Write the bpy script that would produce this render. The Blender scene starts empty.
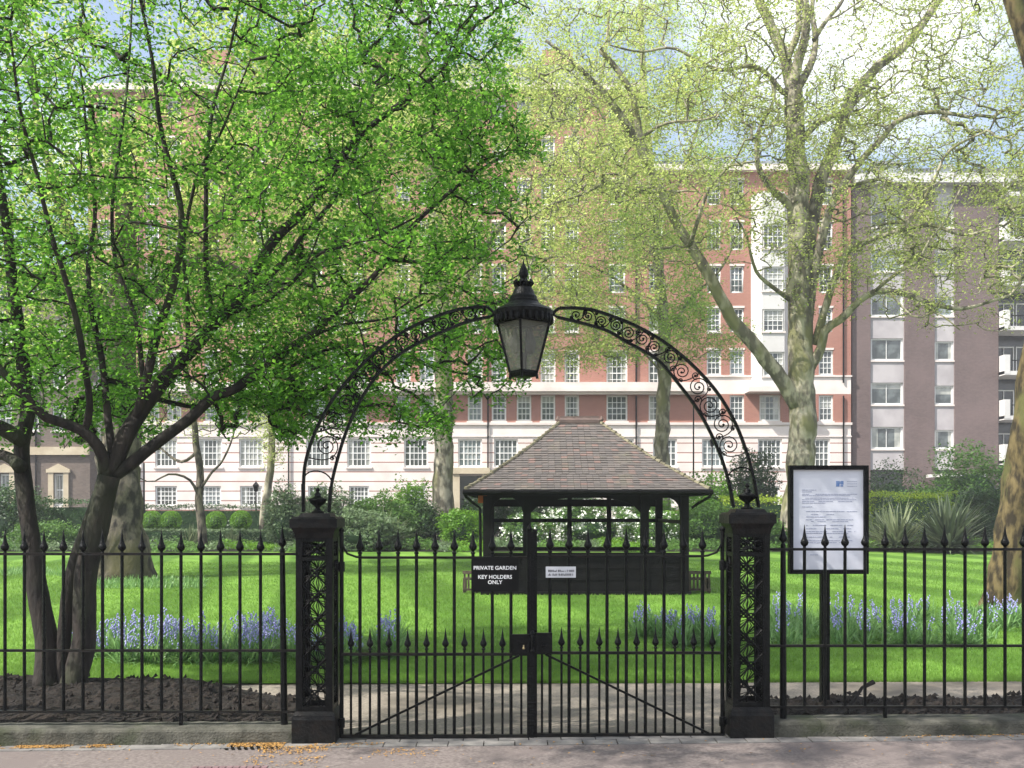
import bpy, math, random
import numpy as np
from mathutils import Vector, noise
random.seed(7); RNG = np.random.default_rng(7)
scene = bpy.context.scene
COL = scene.collection
CAMZ, HOR = 1.65, 508.0
def W(px, py, Y):
    return Vector(((px-512)*Y/1000.0, Y, CAMZ-(py-HOR)*Y/1000.0))
def X_(px, Y): return (px-512)*Y/1000.0
def Z_(py, Y): return CAMZ-(py-HOR)*Y/1000.0

# ------------------------------------------------------------- materials
def srgb(h):
    h = h.lstrip('#'); v = [int(h[i:i+2], 16)/255 for i in (0, 2, 4)]
    return tuple(((c/12.92) if c <= .04045 else ((c+.055)/1.055)**2.4) for c in v)
def new_mat(name):
    m = bpy.data.materials.new(name); m.use_nodes = True
    nt = m.node_tree; return m, nt, nt.nodes['Principled BSDF']
def pm(name, c1, c2=None, scale=3.0, rough=.6, bump=0.0, bscale=20.0, detail=6, spec=.4, metal=0.0, stretch=(1, 1, 1), lo=.35, hi=.65, c3=None, s3=.6):
    m, nt, b = new_mat(name)
    c2 = c2 or c1
    tc = nt.nodes.new('ShaderNodeTexCoord'); mp = nt.nodes.new('ShaderNodeMapping')
    mp.inputs['Scale'].default_value = stretch
    nt.links.new(tc.outputs['Object'], mp.inputs[0])
    n = nt.nodes.new('ShaderNodeTexNoise'); n.inputs['Scale'].default_value = scale; n.inputs['Detail'].default_value = detail
    nt.links.new(mp.outputs[0], n.inputs['Vector'])
    r = nt.nodes.new('ShaderNodeValToRGB'); r.color_ramp.elements[0].position = lo; r.color_ramp.elements[1].position = hi
    r.color_ramp.elements[0].color = (*c1, 1); r.color_ramp.elements[1].color = (*c2, 1)
    nt.links.new(n.outputs[0], r.inputs[0]); out = r.outputs[0]
    if c3:
        n3 = nt.nodes.new('ShaderNodeTexNoise'); n3.inputs['Scale'].default_value = s3; n3.inputs['Detail'].default_value = 4
        nt.links.new(mp.outputs[0], n3.inputs['Vector'])
        r3 = nt.nodes.new('ShaderNodeValToRGB'); r3.color_ramp.elements[0].position = .5; r3.color_ramp.elements[1].position = .62
        nt.links.new(n3.outputs[0], r3.inputs[0])
        mx = nt.nodes.new('ShaderNodeMixRGB'); nt.links.new(r3.outputs[0], mx.inputs[0]); nt.links.new(out, mx.inputs[1])
        mx.inputs[2].default_value = (*c3, 1); out = mx.outputs[0]
    nt.links.new(out, b.inputs['Base Color'])
    b.inputs['Roughness'].default_value = rough; b.inputs['Metallic'].default_value = metal
    b.inputs['Specular IOR Level'].default_value = spec
    if bump:
        n2 = nt.nodes.new('ShaderNodeTexNoise'); n2.inputs['Scale'].default_value = bscale; n2.inputs['Detail'].default_value = 5
        nt.links.new(mp.outputs[0], n2.inputs['Vector'])
        bp = nt.nodes.new('ShaderNodeBump'); bp.inputs['Strength'].default_value = bump; bp.inputs['Distance'].default_value = .02
        nt.links.new(n2.outputs[0], bp.inputs['Height']); nt.links.new(bp.outputs[0], b.inputs['Normal'])
    return m
def leaf_mat(name, c1, c2, trans=.45, rough=.5):
    """leaves: each leaf has its own tint value; part of the light passes through"""
    m, nt, b = new_mat(name)
    at = nt.nodes.new('ShaderNodeAttribute'); at.attribute_name = 'tint'
    r = nt.nodes.new('ShaderNodeValToRGB'); r.color_ramp.elements[0].color = (*c1, 1); r.color_ramp.elements[1].color = (*c2, 1)
    nt.links.new(at.outputs['Fac'], r.inputs[0])
    nt.links.new(r.outputs[0], b.inputs['Base Color']); b.inputs['Roughness'].default_value = rough
    b.inputs['Specular IOR Level'].default_value = .35
    tr = nt.nodes.new('ShaderNodeBsdfTranslucent'); hs = nt.nodes.new('ShaderNodeHueSaturation')
    hs.inputs['Value'].default_value = 1.5; hs.inputs['Hue'].default_value = .485
    nt.links.new(r.outputs[0], hs.inputs['Color']); nt.links.new(hs.outputs[0], tr.inputs['Color'])
    mx = nt.nodes.new('ShaderNodeMixShader'); mx.inputs[0].default_value = trans
    nt.links.new(b.outputs[0], mx.inputs[1]); nt.links.new(tr.outputs[0], mx.inputs[2])
    nt.links.new(mx.outputs[0], nt.nodes['Material Output'].inputs['Surface'])
    return m
M = {}
M['iron'] = pm('black_iron_paint', (.0025, .0028, .003), (.006, .0063, .0066), 30, .36, .3, 60, spec=.11)
M['iron_dusty'] = pm('dusty_black_iron', (.003, .003, .0033), (.013, .013, .0125), 14, .45, .3, 50, spec=.14, c3=(.010, .008, .007), s3=14)
M['pavement'] = pm('pavement_aggregate', srgb('#635a57'), srgb('#7f7571'), 42, .9, .3, 260, c3=srgb('#6f6562'), s3=1.6)
M['setts'] = pm('granite_setts', srgb('#6a6765'), srgb('#86827e'), 9, .85, .4, 120)
M['plinth'] = pm('mossy_stone_kerb', srgb('#33332c'), srgb('#5d5b52'), 7, .9, .6, 60, c3=srgb('#3a3f2b'), s3=2.2)
M['path'] = pm('tarmac_garden_path', srgb('#756d63'), srgb('#958b7e'), 50, .95, .3, 200, c3=srgb('#6f675c'), s3=.8)
M['soil'] = pm('dark_soil', (.003, .0025, .002), (.024, .017, .013), 40, .95, .9, 60, c3=(.02, .014, .010), s3=6)
M['earth'] = pm('earth', (.05, .07, .02), (.08, .07, .04), 2, .95)
M['litter'] = pm('fallen_catkins', srgb('#8f6a36'), srgb('#b58c50'), 40, .9)
M['bark_dark'] = pm('dark_cherry_bark', (.009, .007, .006), (.034, .026, .021), 11, .85, .9, 30, stretch=(1, 1, .35), c3=(.035, .040, .020), s3=2)
M['bark_plane'] = pm('plane_bark', srgb('#5c574a'), srgb('#a39c89'), 3.2, .9, .8, 14, stretch=(1, 1, .45), c3=srgb('#74724f'), s3=1.5, lo=.44, hi=.57)
M['bark_old'] = pm('old_plane_bark', srgb('#2c2823'), srgb('#6a6255'), 6, .9, 1, 16, stretch=(1, 1, .5), lo=.42, hi=.6, c3=srgb('#4f4c31'), s3=.9)
M['bark_gold'] = pm('golden_bark', srgb('#2c2518'), srgb('#66593b'), 9, .9, 1, 20, stretch=(1, 1, .4), lo=.42, hi=.6, c3=srgb('#54542f'), s3=2.6)
M['leaf_near'] = leaf_mat('fresh_green_leaf', (.035, .135, .016), (.175, .42, .05), .58, .36)
M['leaf_lime'] = leaf_mat('young_plane_leaf', (.24, .34, .07), (.46, .56, .18), .55, .6)
M['leaf_lime2'] = leaf_mat('olive_plane_leaf', (.22, .30, .07), (.46, .54, .18), .55, .6)
M['leaf_grass'] = leaf_mat('grass_green_leaf', (.20, .36, .06), (.38, .55, .14), .55, .6)
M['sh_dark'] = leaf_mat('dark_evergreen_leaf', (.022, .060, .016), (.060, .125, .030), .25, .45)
M['sh_mid'] = leaf_mat('mid_green_leaf', (.055, .135, .022), (.125, .25, .05), .35, .5)
M['sh_grey'] = leaf_mat('grey_green_leaf', (.08, .135, .06), (.20, .28, .14), .3, .5)
M['sh_bright'] = leaf_mat('bright_green_leaf', (.08, .20, .015), (.16, .34, .03), .35, .5)
M['sh_yellow'] = leaf_mat('golden_hedge_leaf', (.18, .30, .02), (.36, .48, .05), .35, .5)
M['strap_dark'] = leaf_mat('bronze_strap_leaf', (.03, .05, .03), (.16, .20, .11), .2, .4)
M['strap_pale'] = leaf_mat('pale_strap_leaf', (.05, .085, .04), (.27, .31, .17), .25, .4)
M['blossom'] = pm('white_blossom', (.72, .74, .66), (.85, .86, .8), 30, .7)
M['bluebell'] = pm('bluebell_flower', srgb('#8583c4'), srgb('#b4b2e2'), 25, .6)
M['straps'] = leaf_mat('bluebell_leaf', (.08, .19, .05), (.22, .38, .13), .35, .4)
M['blade'] = leaf_mat('grass_blade', (.105, .215, .030), (.175, .32, .052), .45, .6)
M['window_white'] = pm('white_window_paint', (.74, .74, .72), (.8, .8, .78), 4, .5)
M['wall_white'] = pm('white_render', (.60, .58, .56), (.68, .66, .64), .6, .8)
M['sign_black'] = pm('black_sign_face', (.004, .004, .0045), (.006, .006, .0065), 10, .35, spec=.12)
M['paper'] = pm('white_paper', srgb('#cfd1db'), srgb('#d9dbe2'), 3, .5)
M['print'] = pm('grey_print', srgb('#9398ae'), srgb('#9ea3b8'), 30, .7)
M['print_blue'] = pm('blue_print', srgb('#5b79ab'), srgb('#7f97c0'), 30, .7)
M['letters'] = pm('white_letters', (.8, .8, .8), (.85, .85, .85), 5, .5)
M['plaque'] = pm('aluminium_plaque', srgb('#b9bac0'), srgb('#c7c8cc'), 8, .5)
M['plaque_ink'] = pm('plaque_ink', (.03, .03, .035), (.05, .05, .05), 5, .5)
M['brass'] = pm('worn_brass', (.5, .4, .2), (.6, .5, .3), 10, .35, metal=.8)
M['timber'] = pm('weathered_teak', srgb('#2c241d'), srgb('#5e5245'), 8, .8, .4, 30)
M['stain_black'] = pm('black_stained_timber', (.003, .003, .003), (.007, .007, .0065), 8, .6, .3, 30, spec=.1)
M['wall_shelter'] = pm('orange_notice', srgb('#b5582b'), srgb('#c56b3a'), 3, .7)
M['slate'] = pm('grey_slate', srgb('#5c6068'), srgb('#777b80'), 1, .7)
M['door_dark'] = pm('dark_glazing', (.02, .022, .025), (.05, .052, .055), .8, .15, spec=.6)

def tile_mat():
    m, nt, b = new_mat('clay_roof_tile')
    at = nt.nodes.new('ShaderNodeAttribute'); at.attribute_name = 'tint'
    r = nt.nodes.new('ShaderNodeValToRGB'); e = r.color_ramp.elements
    e[0].color = (*srgb('#57524f'), 1); e[1].color = (*srgb('#605a56'), 1); e[1].position = .55
    x = e.new(.86); x.color = (*srgb('#655d58'), 1); x = e.new(.988); x.color = (*srgb('#745f58'), 1)
    nt.links.new(at.outputs['Fac'], r.inputs[0])
    tc = nt.nodes.new('ShaderNodeTexCoord'); n = nt.nodes.new('ShaderNodeTexNoise'); n.inputs['Scale'].default_value = 2.5; n.inputs['Detail'].default_value = 8
    nt.links.new(tc.outputs['Object'], n.inputs[0])
    rr = nt.nodes.new('ShaderNodeValToRGB'); rr.color_ramp.elements[0].position = .55; rr.color_ramp.elements[1].position = 1.0
    nt.links.new(n.outputs[0], rr.inputs[0])
    mx = nt.nodes.new('ShaderNodeMixRGB'); nt.links.new(rr.outputs[0], mx.inputs[0]); nt.links.new(r.outputs[0], mx.inputs[1]); mx.inputs[2].default_value = (*srgb('#77725f'), 1)
    nt.links.new(mx.outputs[0], b.inputs['Base Color']); b.inputs['Roughness'].default_value = .85
    return m
M['tile'] = tile_mat()
M['ridge'] = pm('ridge_tile', srgb('#5a4d48'), srgb('#6a5a53'), 6, .8)
M['moss'] = pm('mossy_hip_tile', srgb('#5f5a49'), srgb('#857f68'), 7, .9, .5, 40)

def brick_mat(name, c1, c2, mortar, big, bigc):
    m, nt, b = new_mat(name)
    tc = nt.nodes.new('ShaderNodeTexCoord'); sp = nt.nodes.new('ShaderNodeSeparateXYZ'); cb = nt.nodes.new('ShaderNodeCombineXYZ')
    ad = nt.nodes.new('ShaderNodeMath'); ad.operation = 'ADD'
    nt.links.new(tc.outputs['Object'], sp.inputs[0]); nt.links.new(sp.outputs[0], ad.inputs[0]); nt.links.new(sp.outputs[1], ad.inputs[1])
    nt.links.new(ad.outputs[0], cb.inputs[0]); nt.links.new(sp.outputs[2], cb.inputs[1])
    br = nt.nodes.new('ShaderNodeTexBrick'); br.inputs['Scale'].default_value = 1
    br.inputs['Brick Width'].default_value = .23; br.inputs['Row Height'].default_value = .075; br.inputs['Mortar Size'].default_value = .006
    br.inputs['Color1'].default_value = (*c1, 1); br.inputs['Color2'].default_value = (*c2, 1); br.inputs['Mortar'].default_value = (*mortar, 1)
    nt.links.new(cb.outputs[0], br.inputs['Vector'])
    n = nt.nodes.new('ShaderNodeTexNoise'); n.inputs['Scale'].default_value = big; n.inputs['Detail'].default_value = 7
    nt.links.new(tc.outputs['Object'], n.inputs[0])
    r = nt.nodes.new('ShaderNodeValToRGB'); r.color_ramp.elements[0].position = .42; r.color_ramp.elements[1].position = .7
    r.color_ramp.elements[1].color = (.55, .55, .55, 1); nt.links.new(n.outputs[0], r.inputs[0])
    mx = nt.nodes.new('ShaderNodeMixRGB'); nt.links.new(r.outputs[0], mx.inputs[0]); nt.links.new(br.outputs[0], mx.inputs[1]); mx.inputs[2].default_value = (*bigc, 1)
    nt.links.new(mx.outputs[0], b.inputs['Base Color']); b.inputs['Roughness'].default_value = .9
    return m
M['brick_red'] = brick_mat('red_brick', srgb('#985f50'), srgb('#a66c5c'), srgb('#b09c92'), .35, srgb('#ab7f70'))
M['brick_purple'] = brick_mat('purple_brown_brick', srgb('#5f4f4d'), srgb('#6e5d5a'), srgb('#776d6c'), .3, srgb('#7f6d6b'))
M['brick_brown'] = brick_mat('brown_stock_brick', srgb('#5c5048'), srgb('#71635a'), srgb('#6f675e'), .3, srgb('#7a6d62'))

def stone_mat():
    """pale stone with thin red brick courses let in every half metre"""
    m, nt, b = new_mat('banded_stone')
    tc = nt.nodes.new('ShaderNodeTexCoord'); sp = nt.nodes.new('ShaderNodeSeparateXYZ'); nt.links.new(tc.outputs['Object'], sp.inputs[0])
    md = nt.nodes.new('ShaderNodeMath'); md.operation = 'MODULO'; md.inputs[1].default_value = .72; nt.links.new(sp.outputs[2], md.inputs[0])
    ls = nt.nodes.new('ShaderNodeMath'); ls.operation = 'LESS_THAN'; ls.inputs[1].default_value = .075; nt.links.new(md.outputs[0], ls.inputs[0])
    gt = nt.nodes.new('ShaderNodeMath'); gt.operation = 'LESS_THAN'; gt.inputs[1].default_value = 7.1; nt.links.new(sp.outputs[2], gt.inputs[0])
    mu = nt.nodes.new('ShaderNodeMath'); mu.operation = 'MULTIPLY'; nt.links.new(ls.outputs[0], mu.inputs[0]); nt.links.new(gt.outputs[0], mu.inputs[1])
    n = nt.nodes.new('ShaderNodeTexNoise'); n.inputs['Scale'].default_value = .7; n.inputs['Detail'].default_value = 8; nt.links.new(tc.outputs['Object'], n.inputs[0])
    r = nt.nodes.new('ShaderNodeValToRGB'); r.color_ramp.elements[0].position = .3; r.color_ramp.elements[1].position = .7
    r.color_ramp.elements[0].color = (*srgb('#dccfc8'), 1); r.color_ramp.elements[1].color = (*srgb('#eee3dd'), 1); nt.links.new(n.outputs[0], r.inputs[0])
    mx = nt.nodes.new('ShaderNodeMixRGB'); nt.links.new(mu.outputs[0], mx.inputs[0]); nt.links.new(r.outputs[0], mx.inputs[1]); mx.inputs[2].default_value = (*srgb('#9a6a5e'), 1)
    nt.links.new(mx.outputs[0], b.inputs['Base Color']); b.inputs['Roughness'].default_value = .85
    return m
M['stone'] = stone_mat()
M['stone_plain'] = pm('pale_stone_trim', srgb('#d8ccc5'), srgb('#e8ddd7'), .8, .85)
M['stone_tan'] = pm('tan_stone_trim', srgb('#b5a68c'), srgb('#c9bca2'), 1.2, .85)
M['concrete_pale'] = pm('pale_concrete_panel', srgb('#a9a3a5'), srgb('#bdb7b8'), .8, .85)

def glass_mat(name, c, rough=.06, c2=None):
    m = pm(name, c, c2 or c, .9, rough, spec=.8, lo=.45, hi=.55); return m
M['pane_dark'] = glass_mat('window_glass_dark', (.05, .06, .06), .05, (.12, .14, .14))
M['pane_sky'] = glass_mat('window_glass_pale', (.16, .20, .21), .05, (.30, .33, .34))
M['pane_curtain'] = glass_mat('window_glass_curtained', (.30, .31, .28), .12, (.46, .46, .42))

def lantern_glass():
    m, nt, b = new_mat('dusty_lantern_glass')
    b.inputs['Base Color'].default_value = (.17, .17, .15, 1); b.inputs['Roughness'].default_value = .25
    t = nt.nodes.new('ShaderNodeBsdfTransparent'); t.inputs[0].default_value = (.8, .8, .76, 1)
    mx = nt.nodes.new('ShaderNodeMixShader'); mx.inputs[0].default_value = .42
    nt.links.new(b.outputs[0], mx.inputs[1]); nt.links.new(t.outputs[0], mx.inputs[2]); nt.links.new(mx.outputs[0], nt.nodes['Material Output'].inputs['Surface'])
    return m
M['lantern_glass'] = lantern_glass()
M['bulb'] = pm('lamp_bulb_glass', (.10, .10, .09), (.14, .14, .13), 10, .2)

def lawn_mat():
    m, nt, b = new_mat('mown_lawn')
    tc = nt.nodes.new('ShaderNodeTexCoord')
    mp = nt.nodes.new('ShaderNodeMapping'); mp.inputs['Rotation'].default_value = (0, 0, math.radians(-11.5)); nt.links.new(tc.outputs['Object'], mp.inputs[0])
    wv = nt.nodes.new('ShaderNodeTexWave'); wv.inputs['Scale'].default_value = .13; wv.inputs['Distortion'].default_value = 0; wv.inputs['Detail'].default_value = 1
    nt.links.new(mp.outputs[0], wv.inputs[0])
    r = nt.nodes.new('ShaderNodeValToRGB'); r.color_ramp.elements[0].position = .38; r.color_ramp.elements[1].position = .62
    r.color_ramp.elements[0].color = (.076, .165, .020, 1); r.color_ramp.elements[1].color = (.140, .265, .040, 1)
    nt.links.new(wv.outputs[0], r.inputs[0])
    n = nt.nodes.new('ShaderNodeTexNoise'); n.inputs['Scale'].default_value = 1.2; n.inputs['Detail'].default_value = 9; nt.links.new(tc.outputs['Object'], n.inputs[0])
    n2 = nt.nodes.new('ShaderNodeTexNoise'); n2.inputs['Scale'].default_value = 55; n2.inputs['Detail'].default_value = 3; nt.links.new(tc.outputs['Object'], n2.inputs[0])
    h = nt.nodes.new('ShaderNodeHueSaturation'); mr = nt.nodes.new('ShaderNodeMapRange'); mr.inputs[1].default_value = .3; mr.inputs[2].default_value = .7; mr.inputs[3].default_value = .75; mr.inputs[4].default_value = 1.25
    nt.links.new(n.outputs[0], mr.inputs[0]); nt.links.new(mr.outputs[0], h.inputs['Value']); nt.links.new(r.outputs[0], h.inputs['Color'])
    h2 = nt.nodes.new('ShaderNodeHueSaturation'); mr2 = nt.nodes.new('ShaderNodeMapRange'); mr2.inputs[1].default_value = .3; mr2.inputs[2].default_value = .7; mr2.inputs[3].default_value = .7; mr2.inputs[4].default_value = 1.3
    nt.links.new(n2.outputs[0], mr2.inputs[0]); nt.links.new(mr2.outputs[0], h2.inputs['Value']); nt.links.new(h.outputs[0], h2.inputs['Color'])
    nt.links.new(h2.outputs[0], b.inputs['Base Color']); b.inputs['Roughness'].default_value = .8; b.inputs['Specular IOR Level'].default_value = .15
    bp = nt.nodes.new('ShaderNodeBump'); bp.inputs['Strength'].default_value = .6; bp.inputs['Distance'].default_value = .03
    nt.links.new(n2.outputs[0], bp.inputs['Height']); nt.links.new(bp.outputs[0], b.inputs['Normal'])
    return m
M['lawn'] = lawn_mat()

# ------------------------------------------------------------- mesh helpers
def tag(o, label=None, cat=None, group=None, kind=None):
    if label: o['label'] = label
    if cat: o['category'] = cat
    if group: o['group'] = group
    if kind: o['kind'] = kind
    return o
def empty(name, loc, label=None, cat=None, group=None):
    o = bpy.data.objects.new(name, None); o.empty_display_size = .2; COL.objects.link(o); o.location = loc
    return tag(o, label, cat, group)
def wloc(o):
    v = Vector(o.location); p = o.parent
    while p: v += Vector(p.location); p = p.parent
    return v
class MB:
    """collects shapes in world coordinates, build() links them as one mesh object"""
    def __init__(s): s.v = []; s.f = []; s.mi = []; s.m = 0; s.tint = []; s.cur = 0.5
    def add(s, vs, fs):
        b = len(s.v); s.v.extend([tuple(v) for v in vs]); s.f.extend([tuple(i+b for i in f) for f in fs]); s.mi.extend([s.m]*len(fs)); s.tint.extend([s.cur]*len(fs))
    def box(s, x0, x1, y0, y1, z0, z1):
        vs = [(x0,y0,z0),(x1,y0,z0),(x1,y1,z0),(x0,y1,z0),(x0,y0,z1),(x1,y0,z1),(x1,y1,z1),(x0,y1,z1)]
        s.add(vs, [(0,3,2,1),(4,5,6,7),(0,1,5,4),(1,2,6,5),(2,3,7,6),(3,0,4,7)])
    def quad(s, a, b, c, d): s.add([a, b, c, d], [(0,1,2,3)])
    def frustum(s, cx, cy, z0, z1, w0, w1, d0=None, d1=None):
        d0 = w0 if d0 is None else d0; d1 = w1 if d1 is None else d1
        vs = [(cx-w0,cy-d0,z0),(cx+w0,cy-d0,z0),(cx+w0,cy+d0,z0),(cx-w0,cy+d0,z0),(cx-w1,cy-d1,z1),(cx+w1,cy-d1,z1),(cx+w1,cy+d1,z1),(cx-w1,cy+d1,z1)]
        s.add(vs, [(0,3,2,1),(4,5,6,7),(0,1,5,4),(1,2,6,5),(2,3,7,6),(3,0,4,7)])
    def lathe(s, c, prof, n=12, ang=0):
        vs = []; fs = []
        for r, z in prof:
            for k in range(n):
                a = ang+2*math.pi*k/n; vs.append((c[0]+r*math.cos(a), c[1]+r*math.sin(a), c[2]+z))
        for i in range(len(prof)-1):
            for k in range(n):
                k2 = (k+1) % n; fs.append((i*n+k, i*n+k2, (i+1)*n+k2, (i+1)*n+k))
        fs.append(tuple(range(n-1, -1, -1))); fs.append(tuple((len(prof)-1)*n+k for k in range(n)))
        s.add(vs, fs)
    def tube(s, pts, r, n=6, caps=True, wob=0, flat=None):
        pts = [Vector(p) for p in pts]; N = len(pts)
        rs = r if isinstance(r, (list, tuple)) else [r]*N
        vs = []; fs = []; up = None
        for i, p in enumerate(pts):
            t = (pts[min(i+1, N-1)]-pts[max(i-1, 0)])
            if t.length < 1e-9: t = Vector((0, 0, 1))
            t.normalize()
            if up is None:
                up = Vector((0, 1, 0)) if abs(t.y) < .9 else Vector((1, 0, 0))
            a = up-t*up.dot(t); a.normalize(); up = a; b = t.cross(a)
            for k in range(n):
                an = 2*math.pi*(k+.5)/n; rr = rs[i]
                if wob:
                    q = p*2.2+Vector((math.cos(an), math.sin(an), 0))*1.1; rr *= 1+wob*noise.noise(q)
                    rr *= 1+wob*.5*noise.noise(p*7+Vector((math.cos(an), math.sin(an), 3))*2)
                fa = flat if flat else 1
                vs.append(p+a*(math.cos(an)*rr*fa)+b*(math.sin(an)*rr))
        for i in range(N-1):
            for k in range(n):
                k2 = (k+1) % n; fs.append((i*n+k, i*n+k2, (i+1)*n+k2, (i+1)*n+k))
        if caps: fs.append(tuple(range(n-1, -1, -1))); fs.append(tuple((N-1)*n+k for k in range(n)))
        s.add(vs, fs)
    def mesh(s, name, mats, org, smooth=False):
        me = bpy.data.meshes.new(name)
        me.from_pydata([(v[0]-org.x, v[1]-org.y, v[2]-org.z) for v in s.v], [], s.f)
        for m in (mats if isinstance(mats, (list, tuple)) else [mats]): me.materials.append(m)
        if any(s.mi): me.polygons.foreach_set('material_index', s.mi)
        if len(set(s.tint)) > 1:
            a = me.attributes.new('tint', 'FLOAT', 'FACE'); a.data.foreach_set('value', s.tint)
        if smooth: me.polygons.foreach_set('use_smooth', [True]*len(s.f))
        me.update(); return me
    def build(s, name, mats, parent=None, org=None, smooth=False):
        if org is None: org = wloc(parent) if parent else Vector((0, 0, 0))
        org = Vector(org)
        o = bpy.data.objects.new(name, s.mesh(name, mats, org, smooth)); COL.objects.link(o)
        if parent: o.parent = parent; o.location = org-wloc(parent)
        else: o.location = org
        return o
def copy_tree(o, parent=None, dx=None):
    c = o.copy(); COL.objects.link(c); c.parent = parent
    if dx is not None: c.location = Vector(o.location)+Vector(dx)
    for ch in list(o.children): copy_tree(ch, c)
    return c
def np_object(name, V, F, mats, parent=None, tint=None, mi=None, smooth=False, org=None):
    """V (n,3), F (m,k) faces of equal size k"""
    me = bpy.data.meshes.new(name)
    if org is None: org = wloc(parent) if parent else Vector((0, 0, 0))
    V = np.asarray(V, dtype=np.float32)-np.array(tuple(org), dtype=np.float32)
    F = np.asarray(F, dtype=np.int32); m, k = F.shape
    me.vertices.add(len(V)); me.vertices.foreach_set('co', V.ravel())
    me.loops.add(m*k); me.loops.foreach_set('vertex_index', F.ravel())
    me.polygons.add(m); me.polygons.foreach_set('loop_start', np.arange(0, m*k, k, dtype=np.int32))
    try: me.polygons.foreach_set('loop_total', np.full(m, k, dtype=np.int32))
    except Exception: pass
    for q in (mats if isinstance(mats, (list, tuple)) else [mats]): me.materials.append(q)
    if mi is not None: me.polygons.foreach_set('material_index', np.asarray(mi, dtype=np.int32))
    if tint is not None:
        a = me.attributes.new('tint', 'FLOAT', 'FACE'); a.data.foreach_set('value', np.asarray(tint, dtype=np.float32))
    me.update(calc_edges=True); me.validate()
    if smooth: me.polygons.foreach_set('use_smooth', np.ones(m, dtype=bool))
    o = bpy.data.objects.new(name, me); COL.objects.link(o)
    if parent: o.parent = parent; o.location = Vector(org)-wloc(parent)
    else: o.location = org
    return o
def rand_dirs(n, rng=RNG):
    d = rng.normal(size=(n, 3)); return d/np.linalg.norm(d, axis=1)[:, None]
def leaves_np(C, size, rng=RNG, upbias=.6, aspect=.55, var=.55, droop=0.0):
    """folded leaf (two triangles-ish quads) at each centre C -> V, F(quads), tint per face"""
    n = len(C); nrm = rand_dirs(n, rng); nrm[:, 2] = np.abs(nrm[:, 2])+upbias; nrm /= np.linalg.norm(nrm, axis=1)[:, None]
    t = rand_dirs(n, rng); t[:, 2] -= droop; t -= nrm*np.sum(t*nrm, 1)[:, None]; t /= np.linalg.norm(t, axis=1)[:, None]+1e-9
    b = np.cross(nrm, t); s = size*(1+var*rng.uniform(-1, 1, n))[:, None]
    V = np.empty((n, 4, 3)); V[:, 0] = C-t*s*.5; V[:, 1] = C+b*s*aspect*.5-t*s*.05+nrm*s*.08; V[:, 2] = C+t*s*.5-nrm*s*.06; V[:, 3] = C-b*s*aspect*.5-t*s*.05+nrm*s*.08
    F = np.arange(n*4).reshape(n, 4)
    return V.reshape(-1, 3), F
# ------------------------------------------------------------- camera, light, sky
cam = bpy.data.objects.new('camera', bpy.data.cameras.new('camera')); COL.objects.link(cam)
cam.location = (0, 0, CAMZ); cam.rotation_euler = (math.radians(90), 0, 0)
cam.data.sensor_width = 36; cam.data.lens = 36*1000/1024; cam.data.shift_y = (HOR-384)/1024
cam.data.clip_end = 3000; cam.data.clip_start = .05; scene.camera = cam
SUNV = Vector((-.86, -.46, 0)).normalized()*math.cos(math.radians(48)); SUNV.z = math.sin(math.radians(48))
sun = bpy.data.lights.new('sun', 'SUN'); sun.energy = 4.7; sun.angle = math.radians(.55); sun.color = (1, .955, .88)
so = bpy.data.objects.new('sun', sun); COL.objects.link(so); so.rotation_euler = SUNV.to_track_quat('Z', 'Y').to_euler(); so.location = (-20, -20, 40)
w = bpy.data.worlds.new('World'); scene.world = w; w.use_nodes = True; nt = w.node_tree
bg = nt.nodes['Background']; sky = nt.nodes.new('ShaderNodeTexSky'); sky.sky_type = 'NISHITA'; sky.sun_disc = False
sky.sun_elevation = math.radians(48); sky.sun_rotation = math.atan2(SUNV.x, SUNV.y); sky.dust_density = 1.5
tc = nt.nodes.new('ShaderNodeTexCoord'); mp = nt.nodes.new('ShaderNodeMapping'); mp.inputs['Scale'].default_value = (1, 1, 1.6); mp.inputs['Location'].default_value = (3.3, 1.7, .9)
n = nt.nodes.new('ShaderNodeTexNoise'); n.inputs['Scale'].default_value = 2.6; n.inputs['Detail'].default_value = 8; n.inputs['Roughness'].default_value = .55
r = nt.nodes.new('ShaderNodeValToRGB'); r.color_ramp.elements[0].position = .44; r.color_ramp.elements[1].position = .62; r.color_ramp.elements[0].color = (.12, .12, .12, 1)
nt.links.new(tc.outputs['Generated'], mp.inputs[0]); nt.links.new(mp.outputs[0], n.inputs[0]); nt.links.new(n.outputs[0], r.inputs[0])
mx = nt.nodes.new('ShaderNodeMixRGB'); nt.links.new(r.outputs[0], mx.inputs[0]); nt.links.new(sky.outputs[0], mx.inputs[1]); mx.inputs[2].default_value = (6.9, 7.05, 7.3, 1)
nt.links.new(mx.outputs[0], bg.inputs[0]); bg.inputs[1].default_value = .13
scene.view_settings.view_transform = 'Standard'; scene.view_settings.look = 'None'; scene.view_settings.gamma = 1; scene.view_settings.exposure = .86

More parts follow.
